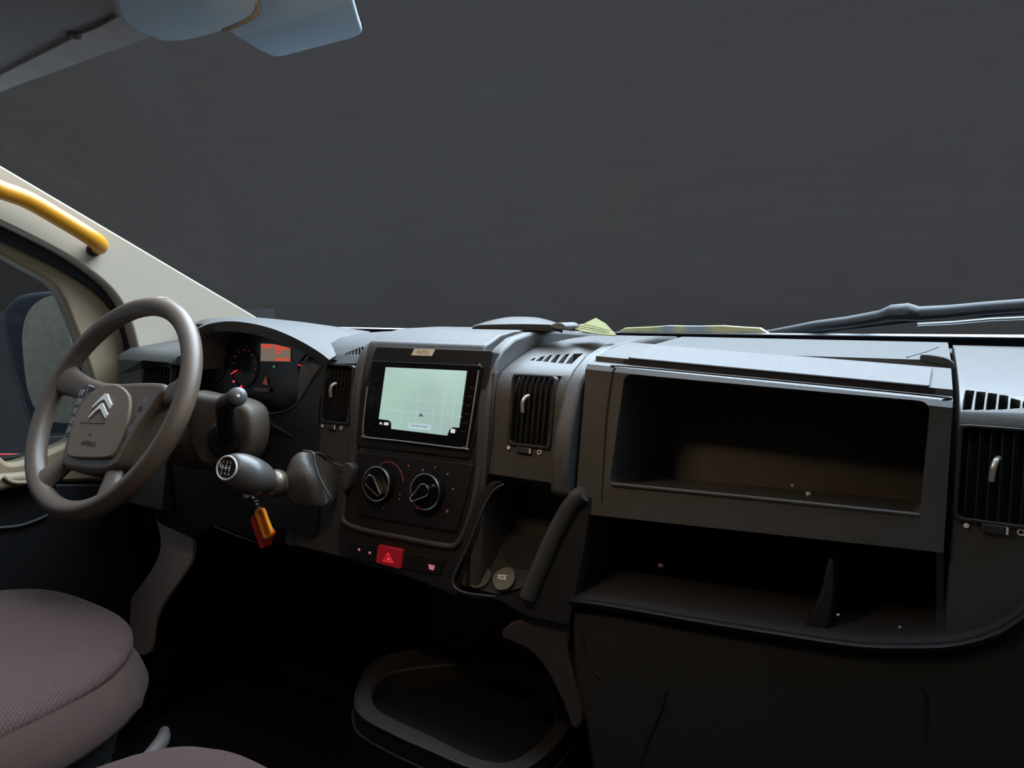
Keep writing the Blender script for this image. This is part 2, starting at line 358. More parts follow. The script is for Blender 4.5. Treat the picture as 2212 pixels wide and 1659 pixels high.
prism('armrest', arm, (-.032, 0, 0), tanm, dr, bevel=.009, seg=3)
hl = [AX(-.834).at(*p) for p in [(8, 1030), (22, 1040), (40, 1043), (66, 1041)]]
tube('door_handle', cr(hl, 5, False), .004, tanm, dr)
low = [DX.at(*p) for p in [(-95, 1085), (0, 1062), (65, 1046), (320, 1046), (330, 1500), (-95, 1700)]]
prism('lower_panel', low, (-.04, 0, 0), black, dr, bevel=.004)
dl = [DX.at(*p, .004) for p in [(-60, 1143), (0, 1140), (40, 1136), (75, 1125), (105, 1112)]]
tube('door_pocket_rim', cr(dl, 5, False), .003, dash, dr)
gl = [AX(-.885).at(*p) for p in [(-120, 440), (0, 530), (120, 600), (165, 690), (215, 850), (170, 955), (60, 1010), (-120, 1000)]]
struct(prism('window_2', gl, (-.003, 0, 0), sideglass))
mr = thing('wing_mirror', AX(-1.08).at(90, 930), 'large door mirror seen through the driver window, grey painted reflection in a dark blue housing', 'mirror')
MX = Plane(AX(-1.08).at(90, 790), (.62, -.78, .05), (.78, .62, 0))
ho = [(2, 690), (12, 662), (35, 640), (75, 631), (118, 630), (142, 648), (160, 690), (178, 745), (196, 810), (200, 870), (185, 925), (130, 945), (72, 940), (50, 895), (38, 850), (20, 790)]
gi = [(48, 720), (62, 672), (92, 645), (122, 641), (136, 672), (152, 730), (172, 810), (180, 870), (170, 908), (120, 912), (82, 890), (62, 850), (52, 790)]
prism('mirror_housing', cr(MX.pts(ho), 5), MX.n*-.07, housing, mr, bevel=.012, seg=3)
prism('mirror_glass', cr(MX.pts(gi, .003), 5), MX.n*-.004, mirrorm, mr)
ha = [AX(-.98).at(*p) for p in [(185, 860), (212, 880), (214, 930), (180, 945)]]
prism('mirror_arm', ha, (-.10, 0, 0), housing, mr, bevel=.008)

# ---------------------------------------------------------------- overhead: visors, panel
RZ = AZ(1.296)
vs = thing('sun_visor', RZ.at(100, 50), 'pale grey driver sun visor folded up against the roof with a clip', 'sun visor', )
P = [(-120, 222), (0, 160), (80, 119), (150, 83), (172, 72), (215, 55), (252, 34), (262, -30), (150, -120), (-120, -120)]
VZ = AZ(1.288)
prism('visor_panel', cr([VZ.at(*p) for p in P], 3), (0, 0, .011), visorm, vs, bevel=.004, seg=3)
lathe('clip', AZ(1.290).at(160, 68), (0, 0, -1), [(0, .008), (.006, .006), (.007, .003)], kickm, vs)
tube('hem', cr([VZ.at(*p, -.002) for p in P[:7]], 4, False), .0018, beige, vs)
oc = thing('overhead_console', RZ.at(400, 30), 'smooth bulging centre roof moulding between the two sun visors', 'roof console')
P = [(255, 40), (330, 84), (352, 89), (385, 89), (430, 82), (484, 66), (530, 48), (552, 34), (562, 14), (560, -40), (540, -120), (260, -120)]
OP = Plane(AZ(1.288).at(400, 85), (0, .30, -1), (1, 0, 0))
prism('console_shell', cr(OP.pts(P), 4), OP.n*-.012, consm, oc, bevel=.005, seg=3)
tube('light_rim', cr([OP.at(*p, .001) for p in [(483, 66), (520, 51), (548, 36), (561, 16), (556, 2), (548, -30)]], 5, False), .0022, beige, oc)
P = [(484, 67), (540, 52), (612, 20), (642, -2), (680, -60), (640, -130), (545, -130), (566, -20), (560, 20)]
prism('console_border', [AZ(1.296).at(*p) for p in P], (0, 0, .010), beige, oc, bevel=.003)
pv = thing('sun_visor', RZ.at(640, 60), 'passenger sun visor with painted blue light and a rounded corner hanging over the windscreen', 'sun visor')
VP = Plane(AZ(1.302).at(600, 60), (0, .25, -1), (1, 0, 0))
P = [(480, 62), (560, 110), (590, 123), (612, 122), (700, 99), (770, 81), (784, 72), (776, 48), (757, -20), (730, -130), (560, -130), (520, -40)]
prism('visor_panel', rnd(VP.pts(P), .012), VP.n*-.012, mat('blue_lit_visor_vinyl', (.46, .57, .68), .6), pv, bevel=.004, seg=3)  # grey visor, blue glow of the windscreen painted into its colour

# ---------------------------------------------------------------- dashboard shell
D = thing('dashboard', (0, .2, .6), 'full width charcoal plastic dashboard under the windscreen', 'dashboard')
def sl(name, prof, x0, x1, cutters=None, m=dash, bevel=.003, shear=0, xs=0):
    P = [Vector((x0, y, z)) for y, z in prof]
    bm = bprism(bmesh.new(), P, (x1-x0, 0, 0))
    if shear:
        for v in bm.verts:
            f = max(0, min(1, (v.co.z-.712)/.20)); g = 1 if v.co.y < .175 else 0; v.co.z += (1-f)*(.022+.055*(v.co.x-xs))-f*g*shear*(v.co.x-xs)
    o = obj(name, bm, m, D, bevel, sharp=28)
    if cutters: cut(o, cutters)
    return o
back = [(.42, .949), (.42, .55)]
def fy(z): return .15*(z-.85)
low = [(fy(.60), .60)]
pE = [(fy(.765), .765)]+[(fy(.87), .87), (.006, .885), (.012, .897), (.024, .909), (.045, .918), (.08, .929), (.12, .939), (.175, .945), (.25, .949), (.33, .951)]+back
pR = [(-.046, .76), (-.041, .807), (-.032, .842), (-.015, .877), (-.002, .90), (.019, .918), (.056, .935), (.112, .946), (.184, .951), (.3, .954)]+back
pRl = low+[(-.016, .789), (-.009, .864), (.004, .908), (.014, .928), (.031, .942), (.066, .956), (.114, .963), (.2, .963), (.3, .957)]+back
pD = low+[(fy(.92)-.004, .92), (.011, .938), (.018, .947), (.032, .951), (.06, .961), (.10, .966), (.2, .967), (.3, .960)]+back
pC = low+[(fy(.87), .87), (.004, .89), (.012, .907), (.028, .922), (.051, .935), (.08, .947), (.13, .954), (.2, .956), (.3, .954)]+back
pG = low+[(fy(.86), .86), (.004, .880), (.010, .894), (.024, .905), (.045, .911), (.09, .919), (.16, .928), (.25, .937), (.34, .944)]+[(.42, .945), (.42, .55)]
pF = [(fy(.71)-.004, .712), (fy(.9)-.004, .90), (.004, .919), (.010, .9255), (.016, .9268), (.037, .9275), (.0372, .9345), (.05, .9355), (.10, .942), (.145, .948), (.155, .9485), (.162, .944), (.1645, .9265), (.174, .9265), (.177, .9365), (.2, .938), (.42, .949), (.42, .712)]
V4 = lambda L, a=.04, d=-.10: ([FACE.at(x, y)+FACE.n*a for x, y in L], FACE.n*d)
offs = lambda pl, L, w: [p+pl.n*w for p in pl.pts(L)]
ventR = [(1098, 958), (1108, 870), (1118, 806), (1204, 812), (1192, 900), (1180, 966)]
ventL = [(690, 912), (697, 850), (712, 785), (770, 785), (757, 850), (747, 915)]
ventE = [(2068, 1122), (2072, 1010), (2078, 918), (2300, 930), (2300, 1145)]
slopeE = Plane((0, .024, .909), (0, -.032, .1))
g1 = lambda L: [(1000+x/4.6075, 660+y/4.6075) for x, y in L]
slotE = [[(655, 492), (700, 470), (716, 474), (692, 497)], [(712, 500), (762, 462), (812, 450), (770, 502)], [(785, 505), (848, 442), (888, 432), (835, 508)],
         [(858, 512), (922, 434), (968, 427), (912, 518)], [(935, 520), (1012, 427), (1055, 420), (988, 523)], [(1012, 525), (1095, 420), (1190, 415), (1075, 527)]]
cE = [V4(ventR)]+[(slopeE.pts(g1(s), .01), slopeE.n*-.035) for s in slotE]
sl('vent_column', pE, .130, .243, cE)
cL = [V4(ventL)]
g2 = lambda L: [(660+x/5.0273, 690+y/5.0273) for x, y in L]
slopeC = Plane((0, .028, .922), (0, -.045, .1))
for k in range(6):
    a = k/6
    s = [(395+a*230, 330-a*8), (425+a*228, 330-a*8), (452+a*196, 300-a*62), (428+a*196, 304-a*62)]
    cL.append((slopeC.pts(g2(s), .01), slopeC.n*-.03))
sl('vent_column', pC, -.250, -.142, cL)
g3 = lambda L: [(1980+x/3.457, 720+y/3.457) for x, y in L]
slopeG = Plane((0, .024, .905), (0, -.02, .1))
slotG = [[(372, 365), (437, 371), (417, 460), (350, 460)], [(455, 375), (521, 381), (508, 463), (440, 463)], [(541, 385), (606, 393), (598, 465), (526, 465)],
         [(626, 400), (691, 409), (687, 467), (617, 467)], [(712, 420), (781, 436), (780, 467), (706, 467)], [(804, 440), (860, 450), (870, 468), (800, 467)]]
cG = [V4(ventE)]+[(slopeG.pts(g3(s), .01), slopeG.n*-.03) for s in slotG]
sl('vent_column', pG, .690, .93, cG)
sl('rib', pR, .245, .268, bevel=.006)
sl('rib', pRl, .107, .128, bevel=.005)
sl('rib', pRl, -.140, -.121, bevel=.005)
sl('centre_hump', pD, -.1195, .1055, bevel=.003)
sh = .052
cub = [FACE.at(*p, .05) for p in [(1350, 796), (2026, 858), (1998, 1112), (1318, 1036)]]
opening = rnd([FACE.at(x, y, .0) for x, y in [(1352, 808), (2010, 868), (1987, 1113), (1320, 1046)]], .012)
opening = [p+FACE.n*.03 for p in opening]
slot = [Vector((.312, .031, .99)), Vector((.668, .031, .99)), Vector((.668, .041, .99)), Vector((.312, .041, .99))]
oF = sl('storage_housing', pF, .272, .684, [(opening, FACE.n*-.20)], shear=sh, xs=.30, bevel=.002)
# lid of the top tray, with a black strip painted as the shaded gap below its edge
lid = [Vector((x, y, z-sh*(x-.30))) for x, y, z in [(.318, .0415, .9345), (.663, .0415, .9345), (.665, .13, .9475), (.320, .13, .9475)]]
prism('lid_gap_shade', [Vector((x, .0366, z-sh*(x-.30))) for x, z in [(.312, .9276), (.668, .9276), (.668, .9345), (.312, .9345)]], (0, .004, 0), rubber, D)
prism('tray_lid', rnd([p+Vector((0, -.007, 0)) for p in lid], .006), (0, 0, .0025), dash, D, bevel=.0012)
# seam lines of the pocket frame
seam = [FACE.at(*p, .0062) for p in [(1300, 1085), (1304, 1010), (1310, 900), (1322, 812), (1330, 797), (1345, 791), (1700, 824), (2030, 857), (2036, 864)]]
tube('seam', cr(seam, 4, False), .0011, black, D)
seam = [FACE.at(*p, .0068) for p in [(1322, 1046), (1600, 1073), (1986, 1113)]]
tube('sill_edge', seam, .0026, dash, D)
loose = bmesh.new()
# right end of the pocket housing: grey rounded end block
prism('end_block', cr([aY(*p, .1745) for p in [(1990, 766), (2020, 768), (2046, 774), (2062, 786), (2062, 803), (2045, 792), (2010, 784), (1990, 780)]], 3), (0, .02, 0), mat('olive_grey_block', (.05, .055, .055), .6), D, bevel=.002)
tube('deck_seam', [Vector((.636, .19, .9378)), Vector((.658, .27, .9418)), Vector((.672, .34, .9453))], .0008, black, D)
# ---- instrument binnacle
R0 = [(421, 800), (422, 765), (427, 740), (437, 726), (462, 717), (500, 716), (550, 723), (600, 738), (650, 758), (688, 781), (704, 796)]
R1 = [(404, 800), (405, 765), (411, 735), (425, 712), (455, 699), (500, 694), (550, 700), (600, 714), (650, 737), (690, 761), (712, 778)]
R2 = [(410, 760), (412, 728), (422, 702), (440, 692), (470, 688), (510, 687), (560, 689), (620, 694), (680, 701), (735, 712), (785, 728)]
R3 = [(380, 700), (390, 695), (400, 690), (420, 684), (460, 682), (510, 683), (570, 687), (640, 694), (700, 702), (750, 709), (800, 716)]
r0 = [aY(*p, .0) for p in R0]
rows = [[p+Vector((0, .10, 0)) for p in r0], r0, [aY(*p, -.012) for p in R1], [aY(p[0], p[1]-1, .0) for p in R1], [aY(*p, .16) for p in R2], [aY(*p, .42) for p in R3]]
loft('binnacle_hood', rows, dash, D, n=48, sharp=50)
# filler between the hood and the centre, along the windscreen
Pf = [Vector((-.262, y, z-.012)) for y, z in pC]
sl('top_filler', [(a, z-.006) for a, z in pC], -.275, -.252, bevel=.004)
# panel to the right of and below the instruments
pb = [(716, 776), (694, 792), (676, 815), (656, 848), (636, 876), (608, 890), (566, 895), (556, 930), (552, 1120), (640, 1140), (684, 1150), (686, 920), (694, 850), (708, 786)]
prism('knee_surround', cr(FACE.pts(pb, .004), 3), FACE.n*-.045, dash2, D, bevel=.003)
tube('surround_edge', cr(FACE.pts([(693, 792), (675, 816), (655, 849), (636, 877), (609, 890), (580, 894)], .005), 5, False), .0016, dash, D)
# left end of the dash with the pale casing of the left vent
pA = low+[(fy(.86), .86), (.0, .893), (.008, .905), (.03, .915), (.09, .923), (.2, .935), (.3, .944)]+back
ventA = [(306, 830), (308, 800), (316, 782), (378, 790), (374, 850), (304, 850)]
sl('vent_column', pA, -.82, -.625, [V4(ventA)])
# lower dash, driver side
lowL = [Vector((x, y, z)) for x, y, z in []]
kn = [(300, 860), (420, 850), (560, 900), (742, 1000), (742, 1195), (690, 1195), (560, 1172), (465, 1138), (420, 1166), (375, 1146), (345, 1132), (310, 1082), (285, 1040)]
prism('knee_panel', [aY(*p, -.015) for p in kn], (0, .04, 0), black, D, bevel=.004)
tube('knee_panel_edge', [aY(x, y, -.018) for x, y in [(463, 1137), (505, 1155), (552, 1171)]], .0018, dash, D)
# centre stack lower block with a U-shaped raised rim
cs = [(742, 1000), (738, 1080), (728, 1180), (735, 1205), (900, 1255), (985, 1290), (1000, 1240), (1040, 1100), (1062, 960), (1070, 800)]
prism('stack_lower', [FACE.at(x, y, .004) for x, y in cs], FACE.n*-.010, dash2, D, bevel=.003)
urim = [(757, 1012), (748, 1050), (742, 1095), (741, 1118), (750, 1132), (790, 1146), (860, 1160), (930, 1174), (975, 1180), (990, 1172), (1003, 1150), (1022, 1090), (1036, 1010)]
P = cr(FACE.pts(urim, .006), 4, False)
obj('stack_rim', btube(bmesh.new(), P, .0042, seg=10), dash, D)
st2 = bmesh.new()
# under-dash: dark body behind everything
box('lower_body', (-.80, .04, .60), (-.15, .40, .72), black, D)

# ---------------------------------------------------------------- air vents
def vent(quad, nslat, label, knob, adj, tint=dash2):
    c = FACE.at(sum(p[0] for p in quad)/4, sum(p[1] for p in quad)/4)
    v = thing('air_vent', c, label, 'air vent', 'upright slatted air vents of the dashboard')
    Q = [uvof(FACE, *p) for p in quad]   # TL TR BR BL
    u0, u1, v1, v0 = (Q[0][0]+Q[3][0])/2, (Q[1][0]+Q[2][0])/2, (Q[0][1]+Q[1][1])/2, (Q[2][1]+Q[3][1])/2
    A = [FACE.uv(*p, .0035) for p in [(u0-.004, v0-.004), (u1+.004, v0-.004), (u1+.004, v1+.001), (u0-.004, v1+.001)]]
    B = [FACE.uv(*p, .0035) for p in [(u0, v0), (u1, v0), (u1, v1-.002), (u0, v1-.002)]]
    A2 = [p for p in A]; bm = bmesh.new()
    bring(bm, rnd(A, .004), rnd(B, .003), FACE.n*-.012, 48); obj('vent_frame', bm, tint, v, .0008)
    bm = bmesh.new()
    for k in range(nslat):
        u = u0+(u1-u0)*(k+.6)/nslat
        bprism(bm, [FACE.uv(u, v0, -.001), FACE.uv(u+.0011, v0, -.001), FACE.uv(u+.0011, v1-.002, -.004), FACE.uv(u, v1-.002, -.004)], FACE.n*-.009)
    obj('slats', bm, dash2, v, .0003)
    bm = bmesh.new(); bprism(bm, [FACE.uv(*p, -.013) for p in [(u0, v0), (u1, v0), (u1, v1-.002), (u0, v1-.002)]], FACE.n*-.003)
    obj('vent_back', bm, black, v)
    if knob:
        ku, kv = uvof(FACE, *knob)
        P = [FACE.uv(ku+.0035, kv+.013, .0), FACE.uv(ku+.001, kv+.010, .006), FACE.uv(ku-.001, kv+.002, .008), FACE.uv(ku-.0015, kv-.010, .005)]
        obj('direction_tab', btube(bmesh.new(), cr(P, 5, False), .0028, seg=10), silver, v)
    if adj:
        (ax, ay), (bx, by) = adj; a = FACE.at(ax, ay, .002); b2 = FACE.at(bx, by, .002)
        bm = bmesh.new(); disc(bm, a, FACE.n, .0026, .001); obj('open_mark', bm, white, v)
        bm = bmesh.new(); cc = [b2+(FACE.e1*math.cos(t)+FACE.e2*math.sin(t))*.0028 for t in [k*math.pi/8 for k in range(16)]]; btube(bm, cc, .0008, seg=6, closed=True)
        obj('closed_mark', bm, white, v)
        m0 = a.lerp(b2, .28); m1 = a.lerp(b2, .74); L = (m1-m0).length
        w = obj('thumbwheel', bprism(bmesh.new(), [m0-FACE.e2*.004, m1-FACE.e2*.004, m1+FACE.e2*.004, m0+FACE.e2*.004], FACE.n*.003), black, v, .001)
        bm = bmesh.new()
        for k in range(9):
            q = m0.lerp(m1, (k+.3)/9)+FACE.n*.003; bprism(bm, [q-FACE.e2*.0035, q-FACE.e2*.0035+FACE.e1*.0014, q+FACE.e2*.0035+FACE.e1*.0014, q+FACE.e2*.0035], FACE.n*.0012)
        obj('wheel_ridges', bm, dash, w)
        q = m0.lerp(m1, .97)+FACE.n*.0036; w2 = obj('wheel_mark', bprism(bmesh.new(), [q-FACE.e2*.0036, q-FACE.e2*.0036+FACE.e1*.0018, q+FACE.e2*.0036+FACE.e1*.0018, q+FACE.e2*.0036], FACE.n*.0012), white, w)
    return v
vent([(713, 789), (769, 789), (748, 911), (691, 909)], 7, 'slatted air vent left of the touchscreen with a chrome tab', (722, 845), ((697, 920), (737, 924)))
vent([(1118, 808), (1202, 815), (1181, 963), (1099, 956)], 7, 'slatted air vent right of the touchscreen with a chrome tab', (1136, 875), ((1099, 967), (1165, 977)))
vent([(2079, 920), (2300, 932), (2298, 1142), (2068, 1120)], 9, 'large slatted air vent at the passenger end of the dashboard', (2146, 1017), ((2087, 1135), (2206, 1150)))
vent([(316, 786), (372, 792), (366, 848), (308, 846)], 7, 'slatted air vent behind the steering wheel rim beside the driver door', None, None)

# ---------------------------------------------------------------- stereo
ST = thing('car_stereo', FACE.uv(0, 0, 0), 'black touchscreen stereo in the centre of the dashboard showing a pale green map', 'stereo')
bez = rnd(FACE.pts([(812, 748), (1066, 757), (1046, 860), (1012, 992), (768, 962), (780, 850)], .008), .006)
prism('fascia', bez, FACE.n*-.02, black, ST, bevel=.0015)
un = rnd(FACE.pts([(803, 778), (1042, 789), (1011, 972), (783, 943)], .013), .005)
prism('screen_bezel', un, FACE.n*-.02, gloss, ST, bevel=.0015)
rim = [(794, 835), (786, 900), (784, 938), (788, 944), (870, 953), (1001, 969), (1008, 964), (1018, 905), (1034, 800)]
tube('bezel_rim', cr(FACE.pts(rim, .0135), 4, False), .0011, silver, ST)
SC = Plane(FACE.uv(0, 0, .0145), FACE.n)
scr = [(833, 793), (1008, 801), (991, 924), (977, 923), (970, 928), (965, 941), (845, 926.5), (845, 913), (840, 908), (818, 905)]
so = prism('screen', SC.pts(scr), SC.n*-.001, mapm, ST, sharp=0)
bm = bmesh.new()
for a, b2 in [((830, 860), (1000, 872)), ((905, 850), (895, 932)), ((940, 855), (930, 936)), ((828, 885), (997, 900)), ((960, 845), (952, 938)), ((870, 870), (862, 925)), ((985, 840), (975, 920))]:
    btube(bm, [SC.at(*a, .0002), SC.at(*b2, .0002)], .0004, seg=4)
obj('map_roads', bm, mapline, so)
prism('map_pointer', SC.pts([(909, 892), (915, 901), (909, 899), (903, 900)], .0006), SC.n*-.0004, mapink, so)
prism('address_bar', SC.pts([(883, 913), (929, 918), (928, 930), (882, 925)], .0005), SC.n*-.0004, mapbox, so)
u, v = uvof(SC, 906, 920); text('address_text', 'Current street', SC, u, v, .0007, .0052, mapink, so, .0001)
bm = bmesh.new(); bprism(bm, SC.pts([(822, 911), (826, 917), (819, 916)], .0004), SC.n*-.0003); bprism(bm, SC.pts([(830, 912), (839, 913), (838, 919), (829, 918)], .0004), SC.n*-.0003)
obj('screen_icons', bm, iconlit, ST)
prism('corner_icon', rnd(SC.pts([(974, 926), (983, 927), (982, 936), (973, 935)], .0004), .001), SC.n*-.0003, iconlit, ST)
mauve = mat('dim_mauve_print', (.035, .022, .028), .5)
for k in range(6):
    x = 1019-k*3.4; y = 836+k*19; prism('key_icon', SC.pts([(x-5, y), (x+5, y+.6), (x+5, y+3.4), (x-5, y+2.8)], 0), SC.n*.0004, mauve, ST)
    x = 812-k*2.6; y = 820+k*19; prism('key_icon', SC.pts([(x-4, y), (x+3, y+.5), (x+3, y+3), (x-4, y+2.5)], 0), SC.n*.0004, mauve, ST)
for p in [(786, 941), (1002, 967), (1036, 788)]: obj('corner_screw', disc(bmesh.new(), FACE.at(*p, .0135), FACE.n, .0018, .0014), silver, ST)
# sticker on the fascia
SK = thing('sticker', FACE.at(913, 761, .0085), 'small cream paper sticker with faint writing above the touchscreen', 'sticker')
prism('sticker_paper', FACE.pts([(895, 753), (940, 754.5), (933, 769), (888, 767.5)], .0088), FACE.n*-.0007, cream, SK)
u, v = uvof(FACE, 913, 761, .009); text('faint_writing', 'AUTO', FACE, u, v, .0090, .008, ink, SK, .0001)

# ---------------------------------------------------------------- climate panel
CP = thing('climate_panel', FACE.at(890, 1060), 'black heater control panel with two round chrome ringed knobs below the touchscreen', 'climate control')
prism('panel', rnd(FACE.pts([(770, 975), (1022, 1002), (1010, 1060), (985, 1152), (768, 1112), (772, 1040)], .008), .006), FACE.n*-.02, black, CP, bevel=.002)
def knob(cx, cy, ang, name='heater_knob'):
    c = FACE.at(cx, cy, .008); r = .0205
    k = lathe(name, c, FACE.n, [(0, .0285), (.010, .0275), (.012, .0265), (.013, .0255)], gloss, CP, seg=40)
    cc = [c+FACE.n*.0125+(FACE.e1*math.cos(t)+FACE.e2*math.sin(t))*.0262 for t in [q*math.pi/24 for q in range(48)]]
    obj('chrome_ring', btube(bmesh.new(), cc, .0013, seg=8, closed=True), chrome, k)
    # teardrop grip: round head, pointed tail towards ang
    d = FACE.e1*math.cos(ang)+FACE.e2*math.sin(ang); s = FACE.n.cross(d)
    out = []
    for q in range(13):
        t = math.pi*.5+math.pi*q/12; out.append(c+FACE.n*.022+d*(-.005+.0095*math.cos(t))+s*.0095*math.sin(t))
    out += [c+FACE.n*.022+d*.022-s*.003, c+FACE.n*.022+d*.022+s*.003]
    obj('grip', bprism(bmesh.new(), out, FACE.n*-.010), gloss, k, .001)
    obj('grip_outline', btube(bmesh.new(), out, .0009, seg=6, closed=True), chrome, k)
    obj('pointer_dot', disc(bmesh.new(), c+FACE.n*.0128-d*.019, FACE.n, .0011), white, k)
knob(824, 1044, math.radians(-42)); knob(929, 1061, math.radians(-142))
# scale prints
def arc(c, r, a0, a1, n=20): return [c+(FACE.e1*math.cos(a0+(a1-a0)*k/n)+FACE.e2*math.sin(a0+(a1-a0)*k/n))*r for k in range(n+1)]
c = FACE.at(838, 1040, .0085)
obj('cold_arc', btube(bmesh.new(), arc(c, .030, math.radians(165), math.radians(120)), .0006, seg=6), teal, CP)
obj('warm_arc', btube(bmesh.new(), arc(c, .030, math.radians(118), math.radians(5)), .0007, seg=6), dimred, CP)
mv = mat('mauve_print', (.22, .10, .12), .5, emit=(.5, .2, .25), estr=.10)
for p, r in [((883, 1006), .0016), ((914, 1015), .0018), ((940, 1009), .0014), ((967, 1024), .0018), ((979, 1056), .0018), ((966, 1104), .0024), ((863, 1078), .0016), ((898, 1043), .0014)]: obj('fan_mark', disc(bmesh.new(), FACE.at(*p, .008), FACE.n, r, .0006, 6), mv, CP)
gp = mat('grey_print', (.25, .25, .24), .5)
for p, r in [((811, 1087), .0014), ((828, 1096), .0016), ((864, 1068), .0014)]: obj('white_mark', disc(bmesh.new(), FACE.at(*p, .008), FACE.n, r, .0006, 6), gp, CP)
c2 = FACE.at(903, 1093, .0085)
obj('off_mark', btube(bmesh.new(), arc(c2, .004, 0, 2*math.pi, 12), .0009, seg=6), dimred, CP)

# ---------------------------------------------------------------- switch strip with hazard button
SW = thing('switch_strip', FACE.at(855, 1205), 'dark switch strip under the heater controls with a red hazard warning button', 'switch panel')
prism('strip', rnd(FACE.pts([(752, 1170), (960, 1208), (948, 1242), (744, 1204)], .007), .004), FACE.n*-.01, black, SW, bevel=.001)
hz = prism('hazard_button', FACE.pts([(817, 1177), (867, 1187.5), (862, 1229), (811, 1215)], .013), FACE.n*-.008, redbtn, SW, bevel=.001)
tri = FACE.pts([(838, 1195), (848, 1215), (828, 1211)], .0134)
obj('warning_triangle', btube(bmesh.new(), tri, .0009, seg=6, closed=True), redlit, hz)
prism('triangle_core', FACE.pts([(838, 1203), (842, 1211), (834, 1209.5)], .0136), FACE.n*-.0006, redlit, hz)
bm = bmesh.new()
for p in [(776, 1187), (799, 1194)]: disc(bm, FACE.at(*p, .007), FACE.n, .0022, .0008, 8)
obj('switch_lamps', bm, pinklit, SW)
prism('lock_icon', FACE.pts([(925, 1219), (939, 1222), (936, 1232), (927, 1230)], .0078), FACE.n*-.001, pinklit, SW)

# ---------------------------------------------------------------- storage pocket with sockets (right of stack)
PK = thing('console_pocket', FACE.at(1110, 1180), 'open dark pocket with a cup recess between the heater panel and the glovebox', 'storage pocket')
outer = [(1062, 1040), (1035, 1066), (1006, 1150), (972, 1248), (980, 1278), (1010, 1290), (1080, 1296), (1135, 1330), (1228, 1350), (1240, 1290), (1262, 1180), (1275, 1075), (1262, 1062), (1225, 1050)]
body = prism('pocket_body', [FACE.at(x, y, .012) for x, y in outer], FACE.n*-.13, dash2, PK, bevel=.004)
inner = [(1086, 1048), (1062, 1066), (1040, 1110), (1012, 1180), (990, 1240), (992, 1262), (1010, 1272), (1076, 1280), (1128, 1262), (1160, 1200), (1198, 1128), (1228, 1080), (1224, 1062), (1160, 1050)]
ip = cr([FACE.at(x, y, .012)+FACE.n*.02 for x, y in inner], 3)
ic = sum(ip, Vector())/len(ip)
cut(body, [(ip, [ic+(p-ic)*1.38+FACE.n*-.118 for p in ip])])
tube('pocket_rim', cr(FACE.pts([(1088, 1046), (1064, 1062), (1040, 1106), (1012, 1176), (984, 1236), (978, 1255), (986, 1272), (1012, 1282), (1070, 1289)], .013), 4, False), .0018, dash, PK)
rr = cr([FACE.at(*p, .016) for p in [(1262, 1066), (1240, 1080), (1212, 1125), (1188, 1175), (1160, 1240), (1140, 1290)]], 5, False)
obj('side_rail', btube(bmesh.new(), rr, [.011]*len(rr), seg=14), dash, PK)
# sloping inner shelf with the two socket caps
SH = Plane(FACE.at(1035, 1272, -.004), (0, -.62, .78))
shelf = [SH.at(x, y) for x, y in [(985, 1262), (1076, 1284), (1150, 1262), (1190, 1130), (1060, 1120)]]
prism('inner_shelf', shelf, SH.n*-.006, dash2, PK)
cup = cr([SH.at(x, y, .001) for x, y in [(1082, 1180), (1090, 1160), (1120, 1150), (1160, 1150), (1178, 1180), (1160, 1225), (1118, 1226), (1092, 1210)]], 4)
prism('cup_recess', cup, SH.n*-.0005, rubber, PK)  # flat dark patch painted as the shade of the cup hole
SO = thing('power_socket', SH.at(1035, 1250), 'round plain cap of a power socket at the lower left of the pocket', 'socket')
prism('socket_cap', cr([SH.at(x, y, .006) for x, y in [(1010, 1248), (1018, 1234), (1038, 1224), (1056, 1228), (1060, 1242), (1050, 1260), (1032, 1270), (1015, 1265)]], 4), SH.n*-.006, mat('olive_grey_plastic', (.085, .08, .06), .5), SO, bevel=.001)
US = thing('usb_socket', SH.at(1088, 1250), 'round cap with a pale printed mark beside the plain socket cap', 'socket')
uc = prism('socket_cap', cr([SH.at(x, y, .008) for x, y in [(1063, 1252), (1070, 1236), (1088, 1226), (1104, 1226), (1112, 1240), (1108, 1258), (1094, 1272), (1072, 1272)]], 4), SH.n*-.008, mat('tan_grey_plastic', (.15, .135, .10), .5), US, bevel=.001)
bm = bmesh.new()
for q in [[(1075, 1241), (1096, 1242), (1095, 1245), (1074, 1244)], [(1075, 1247), (1094, 1250), (1093, 1253), (1073, 1250)], [(1078, 1241), (1082, 1241), (1080, 1251), (1076, 1251)], [(1089, 1242), (1093, 1242), (1091, 1252), (1087, 1252)]]:
    bprism(bm, [SH.at(x, y, .0086) for x, y in q], SH.n*-.0006)
obj('printed_mark', bm, white, US)
# column running down from the pocket
COLM = [(1120, 1340), (1228, 1348), (1224, 1400), (1240, 1470), (1262, 1540), (1240, 1580), (1215, 1520), (1180, 1450), (1140, 1405), (1080, 1375)]
o = prism('console_column', cr([FACE.at(x, y, .0) for x, y in COLM], 3), (0, .06, 0), mat('mauve_grey_plastic', (.045, .037, .038), .7, bump=.3), bevel=.004)
tag(o, 'dull grey plastic column curving down below the pocket towards the floor console', 'trim column')

